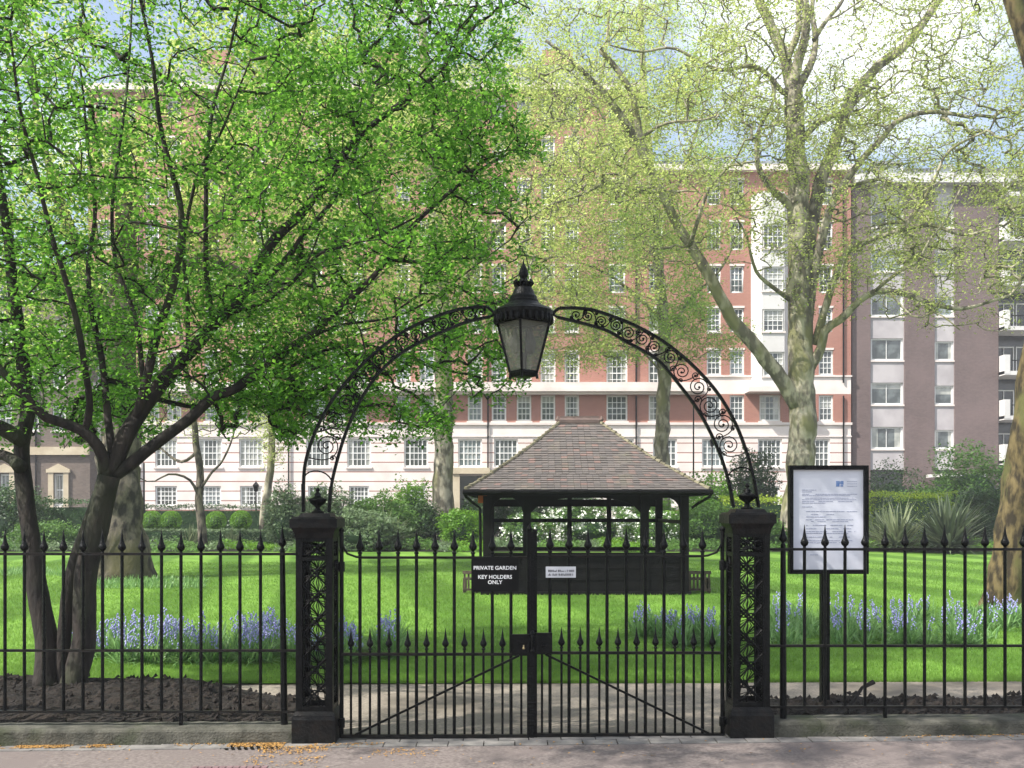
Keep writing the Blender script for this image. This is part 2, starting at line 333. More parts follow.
# ------------------------------------------------------------- ground, pavement, path, lawn
SL = .0115     # pavement rises gently to the right
def sheet(name, x0, x1, y0, y1, z, m, sl=0.0, nx=1, ny=1):
    mb = MB(); 
    for i in range(nx):
        for j in range(ny):
            a0 = x0+(x1-x0)*i/nx; a1 = x0+(x1-x0)*(i+1)/nx; b0 = y0+(y1-y0)*j/ny; b1 = y0+(y1-y0)*(j+1)/ny
            mb.quad((a0, b0, z+sl*a0), (a1, b0, z+sl*a1), (a1, b1, z+sl*a1), (a0, b1, z+sl*a0))
    o = mb.build(name, m); o['kind'] = 'structure'; return o
sheet('ground', -500, 500, -60, 900, -.25, M['earth'])
sheet('pavement', -14, 14, -6, 6.94, 0, M['pavement'], SL)
sheet('path', -14, 14, 7.24, 9.46, -.004, M['path'], .004)
sheet('lawn', -60, 60, 9.40, 70, .004, M['lawn'])
# sett row along the gate
mb = MB(); x = -9.0
while x < 9:
    for row, (ya, yb) in enumerate(((6.95, 7.08), (7.09, 7.235))):
        wd = .19+.05*random.random(); 
    wd = .21+.04*random.random()
    for ya, yb, off in ((6.948, 7.085, 0), (7.092, 7.232, .1)):
        xx = x+off; z = SL*xx+.004+random.uniform(-.002, .002)
        if not (yb > 7.1 and (xx < -1.63 or xx+wd > 1.95)):
            mb.box(xx, xx+wd-.008, ya, yb, z-.08, z)
    x += wd
o = mb.build('sett_paving', M['setts']); o['kind'] = 'structure'
sheet('sett_joint_bed', -14, 14, 6.94, 7.24, -.012, M['soil'], SL)
# stone plinths
def plinth(x0, x1, zoff, cuts, label):
    mb = MB(); xs = [x0]+cuts+[x1]
    for a, b in zip(xs[:-1], xs[1:]):
        n = max(2, int((b-a)/.12)); prof = [(7.085, -.05), (7.085, .085), (7.092, .100), (7.11, .108), (7.31, .111), (7.33, .10), (7.33, -.05)]
        vs = []; fs = []
        for i in range(n+1):
            xx = a+.002+(b-a-.004)*i/n
            for (yy, zz) in prof:
                d = noise.noise(Vector((xx*6, yy*9, zz*9)))*.006 if zz > 0 else 0
                vs.append((xx, yy+d, zz+d+zoff+SL*xx*.4))
        k = len(prof)
        for i in range(n):
            for j in range(k-1): fs.append((i*k+j, i*k+j+1, (i+1)*k+j+1, (i+1)*k+j))
        fs.append(tuple(range(k))); fs.append(tuple(n*k+j for j in range(k-1, -1, -1)))
        mb.add(vs, fs)
    o = mb.build('stone_kerb', M['plinth'], org=((x0+x1)/2, 7.2, 0)); tag(o, label, 'kerb'); return o
plinth(-9, X_(293, 7.08), -.012, [-6.1, -3.9], 'long mossy stone kerb under the railings by the dark front tree')
plinth(X_(774, 7.08), 9, .018, [2.19, 4.9, 7.2], 'cracked stone kerb under the railings in front of the notice board')

# soil beds
def soil(name, x0, x1, ya, yb_f, h, seed, z0=0.0):
    nx = int((x1-x0)/.035); ny = 40; V = []; F = []
    for i in range(nx+1):
        xx = x0+(x1-x0)*i/nx; yb = yb_f(xx)
        for j in range(ny+1):
            t = j/ny; yy = ya+(yb-ya)*t
            e = min(1, t/.12, (1-t)/.25); 
            ex = min(1, (xx-x0)/.35+.0, (x1-xx)/.35); e = max(0, min(e, ex)); e = e*e*(3-2*e)
            p = Vector((xx, yy, seed)); 
            z = z0+.055+(h(xx) if callable(h) else h)*e*(.75+.5*t)+e*(.045*noise.noise(p*2.3)+.040*noise.noise(p*7)+.030*noise.noise(p*17))
            if j == ny: z = -.02
            V.append((xx, yy, z))
    for i in range(nx):
        for j in range(ny):
            a = i*(ny+1)+j; F.append((a, a+ny+1, a+ny+2, a+1))
    # clods lying on it
    V = np.array(V); F = list(F); base = len(V); n = int((x1-x0)*130); idx = RNG.integers(0, base, n); VV = [V]; 
    octa = np.array([(1,0,0),(0,1,0),(-1,0,0),(0,-1,0),(0,0,1),(0,0,-1)], float)
    tri = [(0,1,4),(1,2,4),(2,3,4),(3,0,4)]
    for q in idx:
        s = RNG.uniform(.008, .035); c = octa*s*RNG.uniform(.6, 1.3, (6, 1)); a = RNG.uniform(0, 6.28); R = np.array([[math.cos(a), -math.sin(a), .3], [math.sin(a), math.cos(a), .2], [0, .3, 1]])
        c = c@R.T; VV.append(V[q]+c+np.array([0, 0, s*.3])); b = base
        for t in tri: F.append((b+t[0], b+t[1], b+t[2], b+t[2]))
        base += 6
    V = np.vstack(VV)
    me = bpy.data.meshes.new(name); me.from_pydata([tuple(v) for v in V], [], [tuple(dict.fromkeys(f)) for f in F]); me.materials.append(M['soil'])
    o = bpy.data.objects.new(name, me); COL.objects.link(o); o['kind'] = 'structure'; return o
soil('soil_bed', -8, X_(287, 7.3), 7.33, lambda x: 8.5+1.0*min(1, max(0, (-1.9-x)/1.2)), lambda x: .025+.04*min(1, max(0, (-1.9-x)/1.5)), 1, z0=-.015)
soil('soil_bed', X_(778, 7.3), 9, 7.33, lambda x: 8.35+.02*x, .04, 5)
# fallen catkin litter on the pavement
def litter():
    C = []
    for (x0, x1, y0, y1, n) in ((-5, -2.75, 7.0, 7.085, 3400), (-2.4, -1.75, 7.02, 7.085, 90), (-2.0, -1.60, 6.96, 7.085, 700), (-1.75, -1.25, 6.45, 7.0, 800), (2.5, 8, 7.0, 7.085, 900), (-.95, -.5, 6.6, 6.85, 160), (-1.6, -.9, 6.9, 7.05, 200), (-6, 7, 6.1, 7.05, 420)):
        for _ in range(n):
            x = random.uniform(x0, x1); y = random.uniform(y0, y1) if random.random() < .5 else y1-abs(random.gauss(0, (y1-y0)*.35))
            if noise.noise(Vector((x*5, y*9, 0))) < -.3+.2*random.random(): continue
            C.append((x, y, SL*x+.008))
    C = np.array(C); V, F = leaves_np(C, .018, upbias=3, aspect=.5)
    o = np_object('fallen_catkins', V, F, M['litter']); tag(o, 'drifts of orange brown catkins along the kerb', 'litter', kind='stuff')
litter()
# dark tiled cover and drain slots
mb = MB()
for i in range(11):
    for j in range(3):
        x = X_(191, 6.42)+i*.045; y = 6.30+j*.055; mb.box(x, x+.037, y, y+.047, SL*x-.01, SL*x+.006)
o = mb.build('drain_cover', pm('purple_brown_tile', srgb('#6a5558'), srgb('#7f686a'), 20, .7), org=(-2.0, 6.36, 0)); tag(o, 'small purple brown ribbed cover set in the pavement', 'drain cover')
mb = MB()
for i in range(9):
    x = X_(228, 6.98)+i*.045; mb.add([(x, 6.90, SL*x+.005), (x+.024, 6.90, SL*x+.005), (x-.02, 7.03, SL*x+.005), (x-.044, 7.03, SL*x+.005)], [(0, 1, 2, 3)])
o = mb.build('drain_grate', M['iron'], org=(-1.8, 6.96, 0)); tag(o, 'narrow dark drain grate beside the left gate pillar', 'drain')

# ------------------------------------------------------------- ironwork
GY = 7.12
def spear(mb, x, y, z, s=1.0, n=10):
    prof = [(.011, -.004), (.017, .0), (.017, .008), (.010, .013), (.012, .022), (.024, .032), (.030, .048), (.026, .062), (.018, .078), (.012, .10), (.007, .135), (.0015, .178)]
    mb.lathe((x, y, z), [(r*s, h*s) for r, h in prof], n)
def bar_proto(parent, x, y, z0, z1, r, s=1.0, head=True, name='bar'):
    mb = MB(); mb.tube([(x, y, z0), (x, y, z1)], r, 8); o = mb.build(name, M['iron'], parent, org=(x, y, z0), smooth=False)
    if head:
        m2 = MB(); spear(m2, x, y, z1, s); m2.build('spearhead', M['iron'], o, org=(x, y, z0), smooth=True)
    return o
def railing(xs, xend, zo, Y, label, post_x, lean):
    x0 = min(xs[0], xend); root = empty('iron_railing', ((xs[0]+xs[-1])/2, Y, 0), label, 'railing')
    zt, zm, zb = Z_(554, Y)+zo, Z_(650.5, Y)+zo, Z_(711.5, Y)+zo
    a, b = min(xs+[xend])-.02, max(xs+[xend])+.02
    for z, h, nm in ((zt, .009, 'top_rail'), (zm, .008, 'middle_rail'), (zb, .008, 'bottom_rail')):
        mb = MB(); mb.box(a, b, Y-.019, Y+.019, z-h, z+h); mb.build(nm, M['iron_dusty'], root)
    p = None
    for i, x in enumerate(xs):
        if p is None: p = bar_proto(root, x, Y, zb-.0, zt+.0, .0118); p0 = x
        else: copy_tree(p, root, (x-p0, 0, 0))
    for x in [xs[4], xs[-5]]:
        mb = MB(); mb.box(x-.011, x+.011, Y-.011, Y+.011, zb-.10, zb-.009); mb.build('foot', M['iron'], root)
    mb = MB(); mb.tube([(post_x+lean, Y+.01, .06), (post_x, Y+.01, zt+.03)], [.026, .019], 8); o = mb.build('end_post', M['iron'], root)
    mb = MB(); spear(mb, post_x, Y+.01, zt+.03, 1.0); mb.build('spearhead', M['iron'], o, smooth=True)
    return root
FY = 7.2
left_px = [5, 24.4, 44, 63.5, 83, 102.5, 122, 142, 161.5, 181, 201, 220.5, 240, 260.5]
xs = [X_(p, FY) for p in left_px]; sp = .1405
xs = [xs[0]-sp*k for k in range(12, 0, -1)]+xs
railing(xs, X_(297, FY), 0, FY, 'black spearheaded iron railing in front of the dark multi stemmed tree', X_(282, FY), .015)
right_px = [804.5, 825, 845, 865, 885, 905, 924.5, 944.5, 965, 985, 1005, 1023.5]
xs = [X_(p, FY) for p in right_px]; xs = xs+[xs[-1]+.1455*k for k in range(1, 13)]
railing([x for x in xs], X_(769, FY), .034, FY, 'black spearheaded iron railing in front of the notice board', X_(783.5, FY), 0)

# pillars
def pillar(px, zo, label):
    cx, cy = X_(px, GY), GY+.10; s = GY/1000
    root = empty('iron_gate_pillar', (cx, cy, zo), label, 'gate pillar', 'pillars either side of the garden gate')
    def z(py): return Z_(py, GY)+zo
    mb = MB(); mb.frustum(cx, cy, z(743), z(717), .155, .155); mb.frustum(cx, cy, z(717), z(713), .155, .145); mb.frustum(cx, cy, z(713), z(709), .150, .132)
    mb.build('base', M['iron_dusty'], root)
    hw = .131; t = .047
    mb = MB()
    for sx in (-1, 1):
        for sy in (-1, 1):
            xa, xb = sorted((cx+sx*hw, cx+sx*(hw-t))); ya, yb = sorted((cy+sy*hw, cy+sy*(hw-t)))
            mb.box(xa, xb, ya, yb, z(709), z(536)); 
            xa, xb = sorted((cx+sx*(hw-t), cx+sx*(hw-t-.008))); mb.box(xa, xb, cy+sy*(hw-.022)-.006, cy+sy*(hw-.022)+.006, z(709), z(536))
    for py0, py1 in ((709, 704), (559, 555), (540, 536)):
        for sy in (-1, 1):
            mb.box(cx-hw+t, cx+hw-t, cy+sy*(hw-.012)-.009, cy+sy*(hw-.012)+.009, z(py0), z(py1))
            mb.box(cx+sy*(hw-.012)-.009, cx+sy*(hw-.012)+.009, cy-hw+t, cy+hw-t, z(py0), z(py1))
    mb.build('corner_frame', M['iron'], root)
    # pierced panels on four sides
    def motif(mb, fn, c, h):
        H = h/2; Wd = hw-t
        P = lambda u, v: fn(u, c+v)
        for sg in (-1, 1):
            mb.tube([P(-Wd, -H*sg), P(0, 0), P(Wd, H*sg)], .0065, 5)
            for o_ in (.30, .62):
                mb.tube([P(-Wd*(1-o_), -H*sg), P(-Wd*.18, -H*sg*.12+0), P(-Wd, -H*sg*(1-o_))][::1], .0045, 5)
                mb.tube([P(Wd*(1-o_), H*sg), P(Wd*.30, H*sg*.30), P(Wd, H*sg*(1-o_))], .0045, 5)
        ring = [P(.026*math.cos(a), .026*math.sin(a)) for a in [k*math.pi/6 for k in range(13)]]
        mb.tube(ring, .006, 5)
        for k in range(4):
            a = math.pi/4+k*math.pi/2; q = P(.036*math.cos(a), .036*math.sin(a)); mb.tube([P(.012*math.cos(a), .012*math.sin(a)), P(.03*math.cos(a), .03*math.sin(a)), P(.056*math.cos(a), .056*math.sin(a))], [.006, .013, .003], 6)
        q = P(0, 0); mb.lathe((q[0], q[1], q[2]-.012), [(.002, 0), (.013, .006), (.015, .012), (.013, .018), (.002, .024)], 8)
    for k, nm in enumerate(('front', 'back', 'left', 'right')):
        mb = MB(); e = hw-.016
        fn = [lambda u, v: (cx+u, cy-e, v), lambda u, v: (cx+u, cy+e, v), lambda u, v: (cx-e, cy+u, v), lambda u, v: (cx+e, cy+u, v)][k]
        zb, zt2 = z(704), z(559); n = 6
        for i in range(n): motif(mb, fn, zb+(i+.5)*(zt2-zb)/n, (zt2-zb)/n)
        motif(mb, fn, (z(555)+z(540))/2, z(540)-z(555))
        mb.build('pierced_panel', M['iron'], root)
    mb = MB(); mb.frustum(cx, cy, z(536), z(531), .134, .140); mb.frustum(cx, cy, z(531), z(526), .142, .158); mb.frustum(cx, cy, z(526), z(517), .168, .168); mb.frustum(cx, cy, z(517), z(515), .160, .150)
    mb.frustum(cx, cy, z(515), z(511.5), .115, .10); mb.build('cap', M['iron_dusty'], root)
    mb = MB(); s0 = .0
    pr = [(.05, 0), (.05, .010), (.028, .02), (.018, .032), (.016, .044), (.03, .055), (.058, .075), (.066, .092), (.069, .098), (.069, .106), (.055, .112), (.030, .122), (.024, .130), (.026, .142), (.014, .156), (.010, .162), (.018, .172), (.016, .182), (.004, .196)]
    mb.lathe((cx, cy, z(511.5)), [(r*.95, h*.95) for r, h in pr], 16); mb.build('urn_finial', M['iron'], root, smooth=True)
    return root
pillar(315, -.012, 'black pierced iron gate pillar with urn finial on the dark tree side')
pillar(750.5, .018, 'black pierced iron gate pillar with urn finial on the notice board side')

# overthrow arch
def resample(pts, n):
    P = np.array(pts, float)
    Q = [P[0]]; 
    for i in range(len(P)-1):
        p0 = P[max(i-1, 0)]; p1 = P[i]; p2 = P[i+1]; p3 = P[min(i+2, len(P)-1)]
        for k in range(1, 9):
            t = k/8; Q.append(.5*((2*p1)+(-p0+p2)*t+(2*p0-5*p1+4*p2-p3)*t*t+(-p0+3*p1-3*p2+p3)*t**3))
    Q = np.array(Q); d = np.r_[0, np.cumsum(np.linalg.norm(np.diff(Q, axis=0), axis=1))]
    u = np.linspace(0, d[-1], n); return np.stack([np.interp(u, d, Q[:, k]) for k in range(Q.shape[1])], 1)
OL = [(301, 511), (302, 465), (316, 423), (337.5, 388), (367, 356), (399, 331), (430.6, 315.6), (459, 306.5), (487, 304)]
IL = [(327, 511), (330, 479), (343, 433), (360, 396), (381, 367), (406, 347), (438, 331), (466, 319.5), (490, 314)]
OR = [(761.5, 506), (753, 462), (737, 419), (713, 382), (677, 347.6), (640, 324.5), (600, 309), (580, 305.5), (560, 305.3)]
IR = [(736, 506), (730, 475), (719, 444), (702, 411), (680, 381), (658.6, 357), (629, 340), (604, 326.5), (558, 314.5)]
arch = empty('overthrow_arch', (X_(532.5, GY), GY+.1, Z_(511, GY)), 'scrolled wrought iron arch spanning the gate between both pillars', 'arch')
AY = GY+.10; k_ = 1.0
def AP(p, dy=0): # keep the size seen, standing on the pillars
    return Vector(((p[0]-512)*GY/1000, AY+dy, CAMZ-(p[1]-HOR)*GY/1000))
def spiral(mb, c, R, a0, turns, sg, r=.0052, shrink=.12):
    n = int(14*turns); pts = []
    for i in range(n+1):
        t = i/n; a = a0+sg*turns*2*math.pi*t; rr = R*((1-t)**.9*(1-shrink)+shrink); pts.append((c[0]+rr*math.cos(a), c[1]+rr*math.sin(a)))
    mb.tube([AP(p) for p in pts], r, 5)
    e = AP(pts[-1]); mb.lathe((e.x, e.y, e.z-.009), [(.001, 0), (.008, .004), (.010, .009), (.008, .014), (.001, .018)], 6)
    return pts
for (o_, i_, sg) in ((OL, IL, 1), (OR, IR, -1)):
    A = resample(o_, 80); B = resample(i_, 80)
    for nm, Q in (('outer_rib', A), ('inner_rib', B)):
        mb = MB(); 
        pts = [AP(q) for q in Q]; mb.tube(pts, .0135, 4, flat=1.7); mb.build(nm, M['iron'], arch)
    # foot straps
    for Q in (A, B):
        mb = MB(); q = AP(Q[0]); q2 = AP(Q[7]); mb.tube([q-Vector((0, .03, .01)), q2-Vector((0, .03, 0))], .012, 6); mb.build('foot_strap', M['iron'], arch)
    mb = MB(); g = lambda u, Q: Q[int(min(79, max(0, u)))]
    # end closing bar
    u = 9.0; alt = 0
    # first small arc hoop above the urn
    a, b = g(8, A), g(8, B); mid = (a+b)/2; R = np.linalg.norm(a-b)/2
    hoop = []
    for k in range(11):
        th = math.pi*k/10; hoop.append(b*(.5+.5*math.cos(th))+a*(.5-.5*math.cos(th))+np.array([0, -1])*R*.75*math.sin(th))
    mb.tube([AP(p) for p in hoop], .0055, 5)
    u = 15.0
    step_px = np.linalg.norm(A[1]-A[0])*.95
    while u < 76:
        n_u = np.linalg.norm(g(u, A)-g(u, B))*.84/step_px
        uc = u+n_u*.5; a2, b2 = g(uc, A), g(uc, B); gap = np.linalg.norm(a2-b2); near, far = (A, B) if alt else (B, A)
        c = g(uc, near)*.54+g(uc, far)*.46; R = gap*.375; dirc = (g(uc, near)-g(uc, far))/gap; rot = (1 if alt else -1)*sg
        a0 = math.atan2(dirc[1], dirc[0]); pts = spiral(mb, c, R, a0, 1.9 if gap > 15 else 1.25, rot, .0046)
        st = c+R*dirc; tan = np.array([math.sin(a0), -math.cos(a0)])*rot; fwd = g(uc+2, A)-g(uc-2, A); sgn_ = 1 if np.dot(tan, fwd) > 0 else -1
        e = g(uc+sgn_*n_u*.62, far)*.93+g(uc+sgn_*n_u*.62, near)*.07; cp = st+tan*gap*.55
        mb.tube([AP(st*(1-t)**2+2*cp*t*(1-t)+e*t*t) for t in (0, .15, .3, .45, .6, .75, .9, 1)], .0044, 5)
        q = g(uc-sgn_*n_u*.40, near)*.78+g(uc-sgn_*n_u*.40, far)*.22; dq = (q-c); spiral(mb, q, gap*.16, math.atan2(-dq[1], -dq[0]), 1.3, -rot, .0045)
        q = g(uc+sgn_*n_u*.42, near)*.84+g(uc+sgn_*n_u*.42, far)*.16; spiral(mb, q, gap*.12, math.atan2(dirc[1], dirc[0]), 1.1, rot, .0042)
        u += n_u; alt = 1-alt
    mb.build('scrollwork', M['iron'], arch)
    mb = MB(); tipA, tipB = AP(A[-1]), AP(B[-1]); end = Vector((X_(494.5 if sg > 0 else 553, GY), AY, Z_(311, GY)))
    mb.tube([tipA, (tipA+end)/2+Vector((0, 0, .004)), end], .011, 6); mb.tube([tipB, end], .009, 6)
    mb.lathe((end.x, end.y, end.z-.02), [(.002, 0), (.017, .01), (.021, .02), (.017, .03), (.002, .04)], 8); mb.build('lantern_bracket', M['iron'], arch)

# lantern
LX, LY = X_(523.7, GY), AY
lz = lambda py: Z_(py, GY)
lan = empty('hanging_lantern', (LX, LY, lz(376)), 'old black street lantern with dusty tapering glass at the crown of the arch', 'lantern')
mb = MB(); c = (LX, LY, 0)
mb.lathe(c, [(.05, lz(312)), (.165, lz(311)), (.21, lz(313)), (.215, lz(309)), (.19, lz(306)), (.15, lz(304)), (.12, lz(300.5)), (.108, lz(300)), (.108, lz(297.5)), (.098, lz(297)), (.098, lz(294)), (.085, lz(292)), (.070, lz(287)), (.060, lz(284.5)), (.05, lz(284))], 28)
mb.build('domed_hood', M['iron'], lan, smooth=False)
mb = MB()
mb.lathe(c, [(.172, lz(320)), (.195, lz(318)), (.205, lz(313)), (.195, lz(309))], 28)
for k in range(28):
    a = 2*math.pi*k/28; x, y = LX+.203*math.cos(a), LY+.203*math.sin(a); mb.lathe((x, y, lz(322)), [(.003, 0), (.014, .012), (.016, .03), (.012, .06), (.004, .075)], 6)
mb.build('scalloped_gallery', M['iron'], lan)
mb = MB(); mb.lathe(c, [(.04, lz(285)), (.05, lz(283)), (.045, lz(281)), (.055, lz(279))], 16)
for k in range(10):
    a = 2*math.pi*k/10; mb.tube([(LX+.045*math.cos(a), LY+.045*math.sin(a), lz(284)), (LX+.066*math.cos(a), LY+.066*math.sin(a), lz(280)), (LX+.058*math.cos(a), LY+.058*math.sin(a), lz(276.5))], [.010, .012, .005], 6)
mb.build('crown_ring', M['iron'], lan)
mb = MB(); mb.lathe(c, [(.035, lz(281)), (.022, lz(277)), (.018, lz(275.5)), (.03, lz(274)), (.036, lz(271)), (.030, lz(267)), (.018, lz(263)), (.008, lz(260)), (.002, lz(256.5))], 14)
mb.build('flame_finial', M['iron'], lan, smooth=True)
rt, rb = .190, .099; zt, zb = lz(320), lz(370); ang0 = math.radians(-98)
cs = [(math.cos(ang0+k*math.pi/2), math.sin(ang0+k*math.pi/2)) for k in range(4)]
mb = MB()
for cx_, cy_ in cs: mb.tube([(LX+rt*cx_, LY+rt*cy_, zt), (LX+rb*cx_, LY+rb*cy_, zb)], .0125, 4)
for rr, zz in ((rt, zt), (rb, zb)):
    for k in range(4):
        a, b = cs[k], cs[(k+1) % 4]; mb.tube([(LX+rr*a[0], LY+rr*a[1], zz), (LX+rr*b[0], LY+rr*b[1], zz)], .011, 4)
mb.build('cage', M['iron'], lan)
for k in range(4):
    a, b = cs[k], cs[(k+1) % 4]; mb = MB(); e = .99
    mb.quad((LX+rt*e*a[0], LY+rt*e*a[1], zt), (LX+rt*e*b[0], LY+rt*e*b[1], zt), (LX+rb*e*b[0], LY+rb*e*b[1], zb), (LX+rb*e*a[0], LY+rb*e*a[1], zb)); mb.build('glass_pane', M['lantern_glass'], lan)
mb = MB(); mb.lathe(c, [(.05, lz(376)), (.09, lz(375)), (.105, lz(371)), (.10, lz(369.5))], 4, ang0)
for cx_, cy_ in cs: mb.tube([(LX+.095*cx_, LY+.095*cy_, lz(372)), (LX+.10*cx_, LY+.10*cy_, lz(377))], .010, 6)
mb.build('base_tray', M['iron'], lan)
mb = MB()
for dx in (-.06, .05): mb.lathe((LX+dx, LY, lz(348)), [(.004, -.03), (.025, -.02), (.042, .03), (.038, .07), (.02, .11), (.012, .16)], 10)
mb.tube([(LX, LY, lz(370)), (LX, LY, lz(352)), (LX-.05, LY, lz(344))], .009, 6)
mb.build('lamp_cluster', M['bulb'], lan)

# gate leaves
def gate(sgn, label):
    # sgn -1 left leaf, +1 right leaf; pixel positions for each
    if sgn < 0: hin, bars, dogs, meet, box = 341.5, [360, 379, 398, 416.5, 435, 454.3, 473, 492.3, 511], [351, 370, 389, 407.7, 426.6, 445.5, 464.5, 483.5, 502.5, 521.3], 529, (512, 529.5)
    else: hin, bars, dogs, meet, box = 722.5, [550, 569, 588, 607, 626.3, 645.3, 664, 683.3, 702.5], [542, 561.5, 580.3, 599.3, 618, 636.6, 655.5, 675, 693.8, 712.5], 535.5, (535, 552)
    Y = GY+.06; S = Y/GY
    X = lambda p: X_(p, Y)
    zo = -.004 if sgn < 0 else .006
    Zp = lambda p: Z_(p, Y)+zo
    root = empty('iron_gate_leaf', (X(hin), Y, 0), label, 'gate', 'leaves of the double garden gate')
    mb = MB(); mb.tube([(X(hin), Y, Zp(737)), (X(hin), Y, Zp(531))], .016, 8); mb.lathe((X(hin), Y, Zp(531)), [(.016, -.005), (.02, .0), (.022, .012), (.012, .024), (.002, .03)], 8)
    mb.build('hinge_stile', M['iron'], root)
    cv = [(hin, 533), (hin+(-sgn)*1.5, 545), (hin-sgn*6, 553), (hin-sgn*15, 556.3), (hin-sgn*22, 557)]
    mb = MB(); mb.tube([(X(a), Y-.012, Zp(b)) for a, b in cv], .008, 6)
    mb.box(min(X(hin-sgn*20), X(meet)), max(X(hin-sgn*20), X(meet)), Y-.018, Y+.018, Zp(558.2), Zp(555.8)); mb.build('top_rail', M['iron_dusty'], root)
    for nm, p, h in (('middle_rail', 653.6, 1.3), ('bottom_rail', 735.5, 1.8)):
        mb = MB(); mb.box(min(X(hin), X(meet)), max(X(hin), X(meet)), Y-.018, Y+.018, Zp(p+h), Zp(p-h)); mb.build(nm, M['iron_dusty'], root)
    mb = MB()
    if sgn < 0:
        mb.box(X(527), X(531.8), Y-.02, Y+.02, Zp(739), Zp(530)); mb.lathe((X(529.5), Y, Zp(530)), [(.02, 0), (.023, .01), (.012, .03), (.002, .05)], 8)
    else:
        mb.box(X(532.3), X(537), Y-.02, Y+.02, Zp(739), Zp(530)); mb.box(X(530), X(534), Y-.032, Y-.024, Zp(738), Zp(532))
    mb.build('meeting_stile', M['iron'], root)
    p = None
    for q in bars:
        if p is None: p = bar_proto(root, X(q), Y, Zp(735), Zp(553), .0125); p0 = X(q)
        else: copy_tree(p, root, (X(q)-p0, 0, 0))
    p = None
    for q in dogs:
        if abs(q-532) < 12:
            bar_proto(root, X(q), Y, Zp(735), Zp(654), .009, head=False, name='dog_bar'); continue
        if p is None: p = bar_proto(root, X(q), Y, Zp(735), Zp(649), .009, .86, name='dog_bar'); p0 = X(q)
        else: copy_tree(p, root, (X(q)-p0, 0, 0))
    mb = MB(); a = (hin-sgn*14, 733.5); b = (532+sgn*13, 654.5); mb.tube([(X(a[0]), Y-.024, Zp(a[1])), (X(b[0]), Y-.024, Zp(b[1]))], .011, 4); mb.build('diagonal_brace', M['iron'], root)
    mb = MB(); mb.box(X(box[0]), X(box[1]), Y-.045, Y-.021, Zp(653), Zp(633)); lb = mb.build('lock_box', M['iron'], root)
    m2 = MB()
    if sgn < 0: m2.lathe((X(523.5), Y-.048, Zp(648)), [(.004, 0), (.009, .004), (.010, .010), (.005, .016), (.005, .030), (.003, .032)], 8)
    else: m2.lathe((X(543.5), Y-.055, Zp(647)), [(.004, 0), (.014, .006), (.017, .015), (.013, .025), (.004, .03)], 10)
    m2.build('keyhole' if sgn < 0 else 'handle', M['brass'] if sgn < 0 else M['iron'], lb)
    for py in (566, 722):
        mb = MB(); e = 336 if sgn < 0 else 729; x0, x1 = sorted((X(e), X(hin))); mb.box(x0, x1, Y-.014, Y+.014, Zp(py+3), Zp(py-3)); mb.lathe((X(hin), Y, Zp(py+5)), [(.022, 0), (.024, .004), (.024, .066), (.022, .07)], 10); mb.build('hinge', M['iron'], root)
    return root
gate(-1, 'gate leaf carrying the black private garden sign')
gate(1, 'gate leaf carrying the small grey plaque')
mb = MB(); mb.lathe((X_(532.5, GY-.01), GY-.0, Z_(652, GY)), [(.014, 0), (.017, .01), (.012, .02), (.012, .07), (.018, .08), (.018, .11), (.012, .12), (.016, .13), (.012, .145), (.002, .155)], 10)
o = mb.build('gate_bolt', M['iron'], org=(X_(532.5, GY), GY, Z_(652, GY))); tag(o, 'upright black iron bolt between the two lock boxes', 'bolt')

def text_mesh(mb, s, x, y, z, size, bold=.0, align='CENTER', xs=1.0):
    cu = bpy.data.curves.new('t', 'FONT'); cu.body = s; cu.size = size; cu.align_x = align; cu.offset = bold; cu.resolution_u = 3; cu.extrude = .0006
    ob = bpy.data.objects.new('t', cu); COL.objects.link(ob); dg = bpy.context.evaluated_depsgraph_get()
    me = bpy.data.meshes.new_from_object(ob.evaluated_get(dg)); 
    mb.add([(x+v.co.x*xs, y-v.co.z, z+v.co.y) for v in me.vertices], [tuple(p.vertices) for p in me.polygons])
    bpy.data.objects.remove(ob); bpy.data.curves.remove(cu); bpy.data.meshes.remove(me)
SY = GY+.03
mb = MB(); mb.box(X_(471.5, SY), X_(518.7, SY), SY-.004, SY+.004, Z_(591.8, SY), Z_(557.8, SY))
o = mb.build('warning_sign', M['sign_black'], org=(X_(495, SY), SY, Z_(592, SY))); tag(o, 'black rectangular sign reading PRIVATE GARDEN KEY HOLDERS ONLY', 'sign')
mb = MB()
text_mesh(mb, 'PRIVATE GARDEN', X_(495, SY), SY-.0052, Z_(569.6, SY), .0375, .0006, xs=1.02)
text_mesh(mb, 'KEY HOLDERS', X_(495, SY), SY-.0052, Z_(578.6, SY), .0375, .0006, xs=1.02)
text_mesh(mb, 'ONLY', X_(495, SY), SY-.0052, Z_(583.9, SY), .0375, .0006, xs=1.02)
mb.build('lettering', M['letters'], o)
mb = MB(); mb.box(X_(545.8, SY), X_(575.8, SY), SY-.003, SY+.004, Z_(577.6, SY), Z_(566.6, SY))
o = mb.build('small_plaque', M['plaque'], org=(X_(561, SY), SY, Z_(577.6, SY))); tag(o, 'small silver grey plaque with two lines of dark print', 'plaque')
mb = MB()
for row, zz in ((0, 570.8), (1, 574.6)):
    p = 548.2
    while p < 573.5:
        wd = random.choice((.35, .5, .5, .8)); 
        if random.random() > .12: mb.box(X_(p, SY), X_(p+wd, SY), SY-.0042, SY-.002, Z_(zz+1.1, SY), Z_(zz-1.1+random.choice((0, 0, .9)), SY))
        p += wd+.42
mb.build('print', M['plaque_ink'], o)

